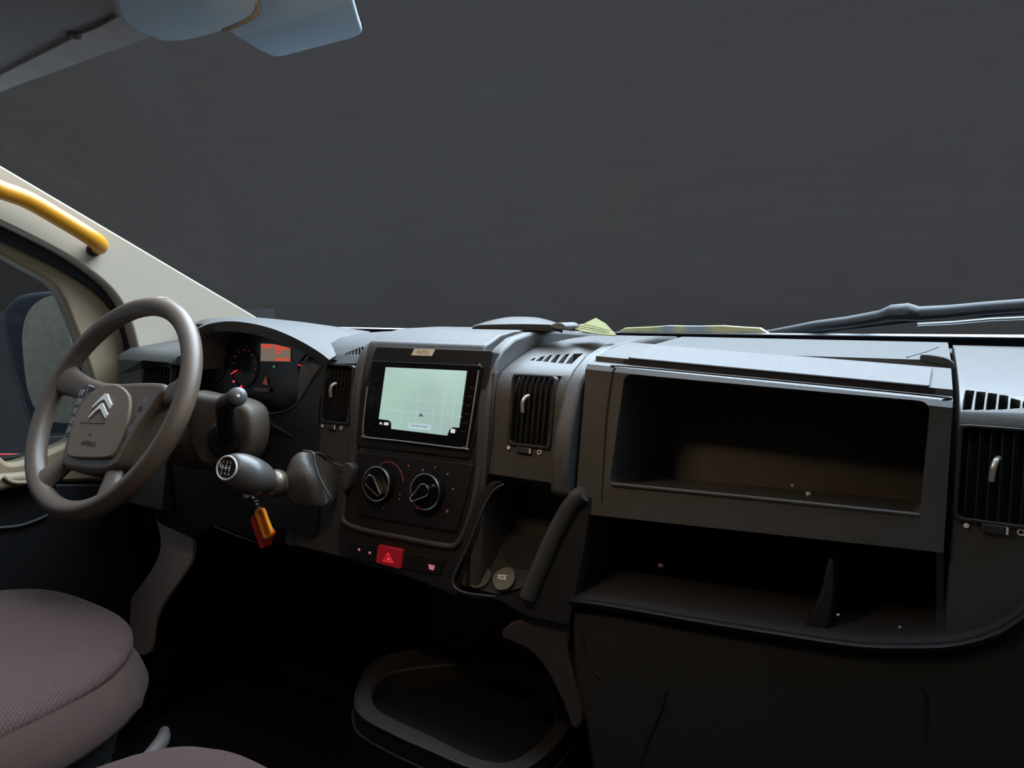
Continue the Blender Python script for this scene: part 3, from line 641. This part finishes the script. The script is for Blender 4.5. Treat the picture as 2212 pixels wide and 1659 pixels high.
# ---------------------------------------------------------------- lower glovebox shelf
GS = thing('lower_shelf', (.5, 0, .63), 'deep black open shelf below the passenger storage pocket', 'shelf')
SFY = -.03
front = [(1232, 1298), (1330, 1312), (1500, 1342), (1700, 1374), (1850, 1396), (1960, 1400), (2060, 1396), (2150, 1372), (2212, 1334), (2260, 1290)]
frow = [FACE.at(*p, .012) for p in front]
loft('shelf_floor', [frow, [p+Vector((0, .12, .004)) for p in frow], [p+Vector((0, .30, .03)) for p in frow]], rubber, GS, thick=.006, n=30)
loft('shelf_lip', [[p+Vector((0, .004, .0022)) for p in frow], [p+Vector((0, -.002, .0008)) for p in frow], [p+Vector((0, .0, -.003)) for p in frow]], dash2, GS, thick=.003, n=30)
box('shelf_back', (.272, .30, .56), (.92, .31, .72), rubber, GS)
dv = [(1790, 1205), (1802, 1210), (1800, 1290), (1790, 1365), (1735, 1358), (1770, 1290), (1782, 1240)]
prism('shelf_divider', [FACE.at(x, y, -.006) for x, y in dv], (0, .10, 0), dash2, GS, bevel=.003)
# glovebox door below
gb = [(1232, 1312), (1500, 1356), (1700, 1388), (1850, 1410), (1960, 1414), (2060, 1410), (2150, 1386), (2230, 1340), (2330, 1340), (2330, 1800), (1300, 1800), (1262, 1560), (1240, 1460)]
GB = thing('glovebox', (.5, -.02, .4), 'black grained glovebox door under the open shelf on the passenger side', 'glovebox')
prism('glovebox_door', [FACE.at(x, y, .004) for x, y in gb], FACE.n*-.04, mat('soft_black_plastic', (.020, .020, .019), .7, bump=.5, bscale=500), GB, bevel=.006)
tube('door_recess_edge', cr(FACE.pts([(1258, 1360), (1262, 1400), (1278, 1440), (1300, 1468)], .005), 4, False), .0012, dash2, GB)
tube('door_recess_edge', cr(FACE.pts([(1990, 1485), (2000, 1500), (2000, 1560), (1998, 1600)], .005), 4, False), .0012, black, GB)
tube('door_recess_edge', cr(FACE.pts([(1385, 1650), (1400, 1600), (1430, 1530), (1440, 1490)], .005), 4, False), .0012, black, GB)
# housing underside panel between pocket frame and shelf
up_ = [(1290, 1060), (2012, 1190), (2012, 1205), (1700, 1190), (1300, 1150)]

# crumbs
def crumb(px, py, w, r, m, label, name='paper_scrap', pl=FACE):
    bm = bmesh.new(); c = pl.at(px, py, w); bmesh.ops.create_icosphere(bm, subdivisions=1, radius=r, matrix=Matrix.Translation(c))
    for vv in bm.verts: vv.co += Vector((random.uniform(-1, 1), random.uniform(-1, 1), random.uniform(-1, 1)))*r*.4
    o = obj(name, bm, m, None, sharp=0); tag(o, label, 'scrap'); return o
crumbm = mat('pale_crumb', (.45, .40, .38), .9); pinkm = mat('pinkish_leaf', (.16, .07, .06), .9)

# ---------------------------------------------------------------- instrument cluster
IC = thing('instrument_cluster', AY(.06).at(560, 800), 'unlit instrument cluster under the hood with red lit gauges and a small orange display', 'instrument cluster')
IP = Plane((0, .065, .9), (0, -1, .1))
cl = [(420, 700), (500, 700), (600, 722), (690, 770), (700, 800), (650, 880), (600, 905), (430, 905)]
prism('dial_face', IP.pts(cl), (0, .02, 0), gloss, IC)
def gauge(cx, cy, r, a0, a1, n, name, needle=None):
    c = IP.at(cx, cy, .002)
    g = obj(name, btube(bmesh.new(), [c+(IP.e1*math.cos(t)+IP.e2*math.sin(t))*r for t in [q*math.pi/20 for q in range(40)]], .0012, seg=6, closed=True), black, IC)
    if n < 3: return
    bm = bmesh.new()
    for k in range(n):
        t = math.radians(a0+(a1-a0)*k/(n-1)); p = c+(IP.e1*math.cos(t)+IP.e2*math.sin(t))*r*.82; disc(bm, p, IP.n, .0019, .0005, 5)
    obj('gauge_numbers', bm, dimred, g)
    if needle is not None:
        t = math.radians(needle); d = IP.e1*math.cos(t)+IP.e2*math.sin(t)
        obj('gauge_needle', btube(bmesh.new(), [c+IP.n*.003+d*r*.45, c+IP.n*.003+d*r*.95], .0011, seg=6), redlit, g)
gauge(527, 792, .040, 220, -30, 11, 'speedometer', 205)
gauge(669, 800, .030, 220, 40, 6, 'rev_counter', 160)
gauge(462, 790, .034, 220, -30, 2, 'blank_gauge')
lcd = prism('display', IP.pts([(563, 742), (590, 743), (626, 752), (626, 781), (563, 780)], .003), IP.n*-.002, greylcd, IC)
bm = bmesh.new()
for q in [[(565, 743), (588, 744), (588, 752), (565, 751)], [(593, 744), (625, 752), (625, 756), (600, 756), (606, 765), (598, 764), (594, 754)], [(596, 772), (612, 773), (612, 780), (596, 780)], [(616, 772), (625, 773), (625, 781), (616, 781)]]:
    bprism(bm, IP.pts(q, .0036), IP.n*-.0006)
obj('display_symbols', bm, orangelit, lcd)
obj('green_lamp', disc(bmesh.new(), IP.at(592, 792, .003), IP.n, .0026), greenlit, IC)
bm = bmesh.new(); disc(bm, IP.at(505, 824, .003), IP.n, .003, .0006, 6); disc(bm, IP.at(521, 836, .003), IP.n, .0036, .0006, 6)
obj('warning_lamps', bm, mat('lit_pink_warning', (.3, .02, .06), .5, emit=(1, .05, .16), estr=.9), IC)
prism('small_gauge_glow', IP.pts([(566, 830), (574, 812), (578, 832)], .003), IP.n*-.001, mat('brown_glow', (.1, .03, .02), .5, emit=(.3, .08, .05), estr=.3), IC)
prism('reset_bar', rnd(IP.pts([(548, 837), (581, 838), (579, 847), (550, 846)], .006), .002), IP.n*-.004, mat('pale_bar', (.12, .11, .10), .4), IC)

# ---------------------------------------------------------------- steering wheel
WC = Vector((-.516, -.184, .841)); wt = .48; wy = .029
wn_ = Vector((math.sin(wy)*math.cos(wt), -math.cos(wy)*math.cos(wt), math.sin(wt)))
WP = Plane(WC, wn_, (math.cos(wy), math.sin(wy), 0))
SWH = thing('steering_wheel', WC, 'brown-grey four spoke steering wheel with chevron badge and airbag hub', 'steering wheel')
R = .183
cc = [WP.uv(R*math.cos(t), R*math.sin(t)) for t in [k*math.pi/48 for k in range(96)]]
obj('rim', btube(bmesh.new(), cc, .0165, seg=20, closed=True), wheelm, SWH)
hub = [(221, 832), (265, 826), (322, 824), (352, 828), (354, 846), (342, 862), (322, 892), (294, 936), (265, 988), (250, 1008), (221, 1020), (178, 1019), (140, 1012), (131, 1000), (133, 975), (149, 921), (162, 882), (180, 852)]
prism('hub', cr(WP.pts(hub, .004), 3), WP.n*-.055, wheelm, SWH, bevel=.009, seg=4)
pad = [(185, 862), (225, 832), (255, 832), (278, 855), (276, 900), (260, 940), (244, 975), (232, 988), (190, 990), (145, 984), (148, 950), (160, 905)]
prism('airbag_cover', cr(WP.pts(pad, .010), 4), WP.n*-.008, padm, SWH, bevel=.004, seg=3)
# chevrons
g4 = lambda L: [(120+x/6.912, 820+y/6.912) for x, y in L]
cv1 = [(735, 207), (772, 210), (800, 290), (836, 365), (798, 440), (745, 330), (715, 292), (650, 330), (545, 425), (535, 405), (600, 338), (680, 255)]
cv2 = [(678, 347), (706, 350), (735, 430), (775, 515), (735, 582), (690, 490), (660, 432), (610, 460), (490, 578), (484, 560), (540, 490), (620, 405)]
bm = bmesh.new(); bprism(bm, WP.pts(g4(cv1), .0125), WP.n*-.003); bprism(bm, WP.pts(g4(cv2), .0125), WP.n*-.003)
obj('chevron_badge', bm, mat('pale_silver_badge', (.80, .76, .68), .35, metal=.3), SWH, .0006)
u, v = uvof(WP, 190, 957, .0115); text('airbag_lettering', 'AIRBAG', WP, u, v, .0105, .0115, mat('embossed_brown', (.06, .042, .038), .6), SWH, .0002)
u, v = uvof(WP, 193, 938, .0115); obj('embossed_symbol', disc(bmesh.new(), WP.uv(u, v, .0103), WP.n, .0022), MATS['embossed_brown'], SWH)
tube('cover_seam', WP.pts([(174, 912), (200, 914), (228, 914)], .0103), .0005, MATS['embossed_brown'], SWH)
# spokes as flat bars from hub to rim, in wheel coordinates
def spoke(a, hubr, w0, w1, name='spoke'):
    d = Vector((math.cos(a), math.sin(a))); s = Vector((-d.y, d.x)); r1 = R-.009
    rows = []
    for t in [0, .25, .5, .75, 1]:
        r = hubr+(r1-hubr)*t; w = w0+(w1-w0)*t+.012*(2*t-1)**2; h = -.03+.03*t
        th = .010
        rows.append([WP.uv(*(d*r+s*w), h), WP.uv(*(d*r+s*w*.5), h+th), WP.uv(*(d*r-s*w*.5), h+th), WP.uv(*(d*r-s*w), h), WP.uv(*(d*r-s*w*.5), h-th), WP.uv(*(d*r+s*w*.5), h-th)])
    loft(name, rows, wheelm, SWH, n=20, closed=True, cap=True)
spoke(math.radians(168), .055, .022, .020); spoke(math.radians(12), .055, .022, .020)
spoke(math.radians(238), .05, .013, .017); spoke(math.radians(302), .05, .013, .017)
def pods(sx):
    pts = [(sx*.085, .03), (sx*.105, .02), (sx*.098, -.03), (sx*.085, -.068), (sx*.073, -.068), (sx*.076, -.02)]
    pd = prism('control_pod', [WP.uv(*p, .002) for p in pts], WP.n*-.03, gloss, SWH, bevel=.002)
    bm = bmesh.new()
    for k in range(5):
        c = WP.uv(sx*(.092-.003*k), .012-.017*k, .004)
        bprism(bm, [c+WP.e1*a+WP.e2*b for a, b in [(-.006, -.006), (.006, -.006), (.006, .006), (-.006, .006)]], WP.n*-.004)
    obj('pod_buttons', bm, kickm, pd, .001)
pods(1); pods(-1)
# steering column shroud
ST_ = thing('steering_column', (-.5, -.08, .8), 'brown-grey steering column shroud behind the wheel', 'steering column')
cx = bmesh.new()
rows = []
for t in [0, .35, .7, 1]:
    c = WC-WP.n*(.05+t*.14)
    w, h = .062+.014*t, .048+.012*t
    rows.append([c+WP.e1*(w*math.copysign(abs(math.cos(a))**.6, math.cos(a)))+WP.e2*(h*math.copysign(abs(math.sin(a))**.6, math.sin(a))) for a in [k*math.pi/10 for k in range(20)]])
loft('column_shroud', rows, wheelm, ST_, n=40, closed=True, cap=True)
# tan lit part of shroud, right of the rim
SHR = [(392, 852), (440, 855), (478, 860), (510, 868), (532, 884), (540, 915), (538, 960), (520, 1000), (480, 1010), (430, 1000), (400, 930)]
prism('ignition_cowl', cr([aY(x, y, -.085) for x, y in SHR], 3), (0, .045, 0), mat('column_side_plastic', (.13, .11, .09), .5, bump=.2), ST_, bevel=.010, seg=4)
lathe('lever_collar', aY(482, 950, -.092), (.15, -1, .1), [(0, .034), (.006, .030), (.010, .022)], black, ST_, seg=32)
WS = thing('wiper_stalk', aY(490, 940, -.1), 'black wiper stalk with a rounded grey end, right of the steering wheel', 'stalk')
P = [aY(492, 945, -.095), aY(490, 915, -.11), aY(488, 890, -.125), aY(488, 874, -.138), aY(500, 864, -.150), aY(512, 857, -.165)]
P = cr(P, 5, False); n = len(P)
obj('stalk_stem', btube(bmesh.new(), P, [.016+(.013-.016)*abs(math.sin(k/n*6)) if k > n*.6 else .0155 for k in range(n)], seg=18), black, WS)
e = aY(514, 856, -.168); ax = (aY(518, 855, -.19)-aY(505, 862, -.155)).normalized()
lathe('stalk_end', e-ax*.006, ax, [(0, .012), (.003, .0135), (.007, .0132), (.010, .010), (.012, .005)], mat('stalk_grey', (.08, .08, .08), .35), WS, seg=28)
obj('stalk_dot', disc(bmesh.new(), e+ax*.006+Vector((0, 0, .0005)), ax, .0022, .0005), white, WS)
TS = thing('indicator_stalk', aY(120, 960, -.1), 'dark indicator stalk showing between the hub and the left rim of the wheel', 'stalk')
P = cr([WP.uv(-.05, -.02, -.06), WP.uv(-.09, -.035, -.055), WP.uv(-.135, -.05, -.045)], 5, False)
obj('stalk_stem', btube(bmesh.new(), P, .009, seg=12), black, TS)

# ---------------------------------------------------------------- gear lever
GL = thing('gear_lever', aY(660, 1060, -.05), 'gear lever with round white ringed shift pattern and leather boot growing from the dashboard', 'gear lever')
k0 = aY(490, 1012, -.185); k1 = aY(612, 1052, -.10); ga = (k1-k0).normalized(); L = (k1-k0).length
kn_ = aY(491, 1011, -.185)
kax = (Vector((.22, -.93, .28))).normalized()
gax = (k1-(kn_-kax*.0)).normalized()
# knob lofted from the pattern disc back to the shaft
def circ(c, ax, r, n=24, ref=Vector((0, 0, 1))):
    ax = ax.normalized(); e = (ref-ax*ref.dot(ax)).normalized(); f = ax.cross(e); return [c+(e*math.cos(2*math.pi*k/n)+f*math.sin(2*math.pi*k/n))*r for k in range(n)]
kc = [(kn_, -kax, .0165), (kn_-kax*.004, -kax, .0215), (kn_+(gax-kax)*.010, (gax-kax), .0285), (kn_+gax*.038, gax, .0300), (kn_+gax*.058, gax, .0265), (kn_+gax*.072, gax, .019), (kn_+gax*.080, gax, .012)]
loft('knob', [circ(c, a, r) for c, a, r in kc], mat('knob_grey_plastic', (.065, .062, .058), .35), GL, n=24, closed=True, cap=True, smooth=False, sub=1)
KP = Plane(kn_+kax*.001, kax, Vector((1, 0, 0)))
bm = bmesh.new(); disc(bm, KP.o-KP.n*.001, KP.n, .0165, .0012, 32); pt = obj('pattern_disc', bm, black, GL)
obj('pattern_ring', btube(bmesh.new(), circ(KP.o+KP.n*.0004, KP.n, .0172, 40), .0016, seg=8, closed=True), mat('pale_ring', (.55, .52, .50), .4), GL)
bm = bmesh.new()
def bar(u0, v0, u1, v1, w=.0006): 
    a = KP.uv(u0, v0, .0008); b2 = KP.uv(u1, v1, .0008); btube(bm, [a, b2], w, seg=6)
for u in (-.0075, -.001, .0055): bar(u, .0045, u, -.0045)
bar(-.0115, 0, .0055, 0); bar(-.0115, 0, -.0115, .003)
obj('shift_gate', bm, white, pt)
for s, u, v in [('1', -.0075, .0085), ('3', -.001, .0085), ('5', .0055, .0085), ('2', -.0075, -.0085), ('4', -.001, -.0085), ('6', .0055, -.0085), ('R', -.0118, .0045)]:
    text('gear_number', s, KP, u, v, .0006, .0058, white, pt, .0001)
lathe('shaft', kn_+gax*.076, gax, [(0, .010), (.006, .013), (.014, .013), (.018, .010), (.03, .009)], silver, GL, seg=24)
bc = aY(600, 1045, -.105)
lathe('ball_joint', bc-gax*.022, gax, [(0, .008), (.004, .016), (.012, .021), (.020, .022), (.030, .020), (.038, .014)], mat('worn_dark_metal', (.16, .13, .10), .35, metal=.7, bump=.8, bscale=120, var=.4, vscale=90), GL, seg=28)
# leather boot lofted from the joint to the dashboard
B = [[(612, 1030, -.098), (622, 1024, -.09), (628, 1045, -.088), (630, 1070, -.09), (626, 1086, -.098), (616, 1074, -.104), (612, 1050, -.106)],
     [(628, 985, -.085), (645, 975, -.07), (668, 985, -.062), (672, 1040, -.07), (660, 1094, -.08), (636, 1090, -.095), (628, 1030, -.10)],
     [(650, 976, -.075), (676, 979, -.055), (690, 1000, -.045), (700, 1045, -.055), (705, 1086, -.065), (672, 1094, -.085), (660, 1030, -.088)],
     [(672, 980, -.06), (690, 985, -.04), (705, 1000, -.03), (712, 1045, -.04), (716, 1078, -.05), (708, 1090, -.07), (688, 1030, -.076)],
     [(700, 990, -.03), (722, 1000, -.02), (735, 1010, -.015), (738, 1040, -.015), (736, 1085, -.02), (712, 1080, -.03), (700, 1035, -.035)]]
loft('leather_boot', [[aY(*p) for p in r] for r in B], leather, GL, n=32, closed=True, cap=True, sharp=60, sub=1)
tube('boot_seam', cr([aY(*p) for p in [(655, 974, -.083), (676, 978, -.085), (680, 1000, -.088), (692, 1035, -.09), (710, 1068, -.088), (714, 1080, -.086), (704, 1092, -.086)]], 5, False), .0017, dash, GL)
tube('boot_seam', cr([aY(*p) for p in [(676, 978, -.083), (695, 981, -.06), (712, 995, -.04), (730, 1004, -.03), (755, 1010, -.03)]], 5, False), .0015, dash, GL)
prism('boot_collar', cr(FACE.pts([(742, 1004), (752, 1000), (762, 1010), (758, 1030), (746, 1060), (738, 1040)], .02), 3), FACE.n*-.02, dash, GL, bevel=.003)

# ---------------------------------------------------------------- key with tags
KY = thing('ignition_key', aY(545, 1070, -.12), 'ignition key with chain and an orange and red plastic tag hanging below the gear lever', 'key')
lathe('key_head', aY(543, 1066, -.115), (0, -1, 0), [(0, .006), (.012, .006), (.014, .003)], silver, KY, seg=16)
bm = bmesh.new()
for k, (x, y) in enumerate([(547, 1072), (551, 1079), (555, 1086), (559, 1093), (563, 1100)]):
    c = aY(x, y, -.13); ax = Vector((1, .3, 0)) if k % 2 else Vector((.2, 1, 0)); btube(bm, circ(c, ax, .0034, 12), .0007, seg=6, closed=True)
obj('key_chain', bm, chrome, KY)
g5 = lambda L: [(420+x/4.147, 820+y/4.147) for x, y in L]
TP = AY(-.13)
P = [(535, 1215), (500, 1240), (500, 1270), (540, 1380), (580, 1500), (600, 1520), (640, 1495), (670, 1492), (680, 1440), (710, 1395), (712, 1365), (620, 1240)]
prism('red_tag', TP.pts(g5(P), -.003), (0, .004, 0), redfob, KY, bevel=.001)
ot = [(545, 1175), (575, 1155), (610, 1165), (640, 1250), (680, 1360), (672, 1410), (640, 1430), (610, 1415), (570, 1300), (540, 1210)]
it = [(562, 1195), (580, 1180), (598, 1188), (625, 1270), (655, 1360), (652, 1395), (635, 1405), (622, 1395), (590, 1300), (565, 1225)]
ring('orange_tag_rim', cr(TP.pts(g5(ot), .006), 4), cr(TP.pts(g5(it), .006), 4), (0, .006, 0), orangefob, KY, bevel=.001)
prism('orange_tag_plate', cr(TP.pts(g5(ot), .0028), 4), (0, .003, 0), mat('dark_orange_insert', (.55, .20, .01), .4), KY)

# ---------------------------------------------------------------- things on the dash top
DH = thing('document_holder', aY(1120, 700, .16), 'flat rounded dark document holder lying on the dashboard top against the glass', 'holder')
P0 = [aY(*p, .13) for p in [(1020, 708), (1030, 703), (1060, 701), (1120, 700), (1180, 701), (1205, 703), (1213, 706)]]
P1 = [aY(*p, .17) for p in [(1024, 703), (1040, 699), (1070, 692), (1120, 690), (1165, 692), (1195, 698), (1212, 703)]]
P2 = [aY(*p, .24) for p in [(1040, 698), (1060, 692), (1090, 686), (1120, 684), (1160, 686), (1190, 693), (1205, 699)]]
loft('holder_cover', [[p-Vector((0, -.004, .010)) for p in P0], P0, P1, P2, [p-Vector((0, -.03, .02)) for p in P2]], dash, DH, n=24)
cl_ = cr([aY(*p, .125) for p in [(1188, 703), (1206, 697), (1218, 701), (1220, 708), (1208, 711), (1196, 709)]], 3)
prism('holder_hinge', cl_, (0, .05, 0), mat('hinge_grey', (.14, .15, .16), .4), DH, bevel=.003)
PN = thing('paper_note', aY(1290, 712, .14), 'creased yellow-green lined paper note lying on the dashboard near the glass', 'note')
NP = [aY(1228, 708, .19), aY(1262, 700, .21), aY(1287, 688, .235), aY(1308, 700, .20), aY(1332, 726, .13), aY(1300, 724, .12), aY(1262, 718, .13)]
prism('paper_sheet', NP, (0, .0004, .0012), note, PN)
bm = bmesh.new()
for a, b2 in [((1252, 706, .195), (1318, 720, .135)), ((1262, 702, .205), (1322, 717, .14)), ((1244, 709, .18), (1310, 722, .128))]: btube(bm, [aY(*a)+Vector((0, -.003, .002)), aY(*b2)+Vector((0, -.003, .002))], .0005, seg=4)
obj('ruled_lines', bm, mat('olive_ink', (.08, .08, .02), .8), PN)
# wiper outside
WI = thing('windscreen_wiper', aY(1650, 716, .52), 'dark wiper arm and blade lying across the outside of the windscreen at the right', 'wiper')
GW = Plane(wsA+Vector((0, .018, .04)), (0, -(wsB.z-wsA.z), (wsB.y-wsA.y)))
wp = [(1640, 722), (1700, 714), (1760, 704), (1830, 696), (1900, 684), (1925, 676), (1960, 674), (1985, 678), (2050, 674), (2130, 666), (2212, 660), (2300, 650)]
wr = [.006, .009, .011, .012, .013, .016, .017, .014, .013, .012, .012, .012]
Pw = [GW.at(*p) for p in wp]
obj('wiper_arm', btube(bmesh.new(), Pw, [r*.95 for r in wr], seg=10, flat=.8), wiperm, WI)
obj('wiper_blade', btube(bmesh.new(), [GW.at(*p, .0) for p in [(1700, 722), (1900, 700), (1985, 690), (2100, 680), (2212, 672), (2300, 664)]], .0055, seg=8), rubber, WI)
obj('blade_edge', btube(bmesh.new(), [GW.at(*p, .0) for p in [(1982, 701), (2060, 697), (2140, 690), (2212, 687)]], .0028, seg=6), white_paint, WI)

# ---------------------------------------------------------------- kick panel, seats, floor console
kp = [(318, 1085), (334, 1118), (352, 1134), (385, 1148), (414, 1160), (417, 1185), (411, 1215), (385, 1258), (355, 1300), (334, 1345), (322, 1410), (282, 1400), (283, 1300), (296, 1275), (325, 1235), (344, 1195), (346, 1160), (336, 1120)]
o = prism('footwell_trim', cr([aY(x, y, .02) for x, y in kp], 3), (0, .008, 0), mat('pale_footwell_plastic', (.62, .50, .50), .8), bevel=.004)
tag(o, 'curved strip of grey plastic footwell trim showing below the steering wheel', 'trim panel')
def cushion(name, x0, x1, y0, y1, z, h, parent, m, crown=.02, nose=0, rr=.10, nx=28, ny=28):
    """rounded upholstered cushion with soft edges"""
    bm = bmesh.new(); G = []
    cx, cy, ax, ay = (x0+x1)/2, (y0+y1)/2, (x1-x0)/2, (y1-y0)/2
    for j in range(ny+1):
        row = []
        for i in range(nx+1):
            s = -1+2*i/nx; t = -1+2*j/ny
            # square to superellipse
            e = 3.2; d = max(abs(s), abs(t)); L = (abs(s)**e+abs(t)**e)**(1/e) if d > 0 else 1
            k = d/L if d > 0 else 1
            X = cx+ax*s*k; Y = cy+ay*t*k+nose*max(0, t)**2*(1-s*s)
            Z = z+crown*(1-s*s)*(1-t*t*.6)-h*max(0, (d-.80)/.20)**2.4
            row.append(bm.verts.new((X, Y, Z)))
        G.append(row)
    for j in range(ny):
        for i in range(nx): bm.faces.new((G[j][i], G[j][i+1], G[j+1][i+1], G[j+1][i]))
    o = obj(name, bm, m, parent, sharp=0)
    s = o.modifiers.new('solid', 'SOLIDIFY'); s.thickness = .02; s.offset = -1
    s = o.modifiers.new('sub', 'SUBSURF'); s.levels = s.render_levels = 1
    return o
DS = thing('driver_seat', (-.48, -.55, 0), 'driver seat with brown woven cushion and plain bolster, left of the picture', 'seat')
cushion('seat_bolster', -.78, -.178, -.86, -.258, .530, .075, DS, seatb, crown=.012, nose=.02)
cushion('seat_insert', -.735, -.208, -.84, -.272, .534, .012, DS, seatf, crown=.020, nose=.02)
cushion('seat_skirt', -.75, -.225, -.85, -.28, .475, .09, DS, black, crown=.0)
box('seat_base', (-.70, -.82, .04), (-.27, -.34, .44), black, DS, bevel=.02)
PS = thing('passenger_bench_seat', (.2, -.75, 0), 'rounded brown fabric front of the middle seat at the bottom edge', 'seat')
cushion('seat_cushion', -.155, .235, -.95, -.315, .495, .07, PS, seatb, crown=.012, nose=.0)
cushion('seat_insert', -.10, .18, -.94, -.345, .500, .012, PS, seatf, crown=.010)
box('seat_base', (-.08, -.95, .04), (.2, -.48, .42), black, PS, bevel=.02)
HB = thing('handbrake', AZ(.3).at(330, 1640), 'curved grey lever rising between the driver seat and the middle seat', 'lever')
P = cr([AZ(.36).at(355, 1578), AZ(.37).at(350, 1600), AZ(.37).at(328, 1628), AZ(.37).at(295, 1655), AZ(.36).at(255, 1690)], 5, False)
obj('lever_grip', btube(bmesh.new(), P, [.003+.008*math.sin(math.pi*min(1, .15+k/len(P))) for k in range(len(P))], seg=14), mat('lever_grey', (.09, .08, .075), .6), HB)
box('lever_mount', (P[-1].x-.02, P[-1].y-.03, 0.0), (P[-1].x+.02, P[-1].y+.03, P[-1].z), black, HB, bevel=.004)
# floor console tray
FC = thing('floor_console', (.07, 0, 0), 'dark floor console tray with cup recesses in front of the middle seat', 'console')
TZ = AZ(.40)
t1 = [(768, 1518), (776, 1480), (805, 1432), (900, 1405), (1040, 1398), (1160, 1420), (1225, 1480), (1238, 1540), (1215, 1590), (1165, 1640), (1100, 1672), (1020, 1660), (930, 1622), (850, 1586), (785, 1550)]
t2 = [(804, 1500), (816, 1475), (850, 1452), (920, 1440), (1040, 1432), (1140, 1450), (1190, 1495), (1200, 1545), (1180, 1585), (1140, 1622), (1090, 1645), (1020, 1632), (940, 1592), (870, 1560), (818, 1532)]
cm = mat('console_plastic', (.026, .023, .021), .55, bump=.4, bscale=500)
A = cr([TZ.at(*p) for p in t1], 4); Bq = cr([TZ.at(*p) for p in t2], 4)
ring('tray_top', A, Bq, (0, 0, -.05), cm, FC, bevel=.003, N=80)
prism('tray_floor', [p-Vector((0, 0, .03)) for p in Bq], (0, 0, -.02), black, FC)
obj('tray_rim', btube(bmesh.new(), cr([TZ.at(*p, .001) for p in t1], 4), .0022, seg=8, closed=True), cm, FC)
ctr = sum(A, Vector())/len(A)
sk = [ctr+(p-ctr)*1.03-Vector((0, 0, .028)) for p in A]
prism('tray_skirt', sk, (0, 0, -.37), black, FC, bevel=.003)
obj('skirt_rim', btube(bmesh.new(), sk, .0022, seg=8, closed=True), cm, FC)
for q in [(880, 1495), (1120, 1580)]:
    c = TZ.at(*q)-Vector((0, 0, .029)); obj('cup_recess', btube(bmesh.new(), circ(c, Vector((0, 0, 1)), .033, 32), .003, seg=8, closed=True), cm, FC)
#prism('tray_divider', [TZ.at(*p)-Vector((0, 0, .01)) for p in [(915, 1540), (1000, 1520), (1060, 1570), (1040, 1610), (960, 1590)]], (0, 0, -.02), cm, FC, bevel=.004)
# pedals/tunnel dark block behind the console so the footwell reads closed
struct(box('wall_tunnel', (-.12, .16, 0), (.26, .45, .56), black))
# crumbs in the shelf and pocket
crumb(1811, 1328, .002, .0018, white, 'tiny white speck on the black lower shelf, left of the other speck')
crumb(1943, 1355, .002, .0018, crumbm, 'tiny pale speck on the black lower shelf near its rounded right end')
crumb(1428, 1222, .002, .0035, pinkm, 'pinkish dried leaf scrap in the shelf below the storage pocket', 'leaf_scrap')
crumb(1712, 1050, -.03, .002, crumbm, 'small crumb on the floor of the storage pocket')
crumb(1745, 1067, -.02, .0032, crumbm, 'larger pale curled crumb near the front edge of the storage pocket')
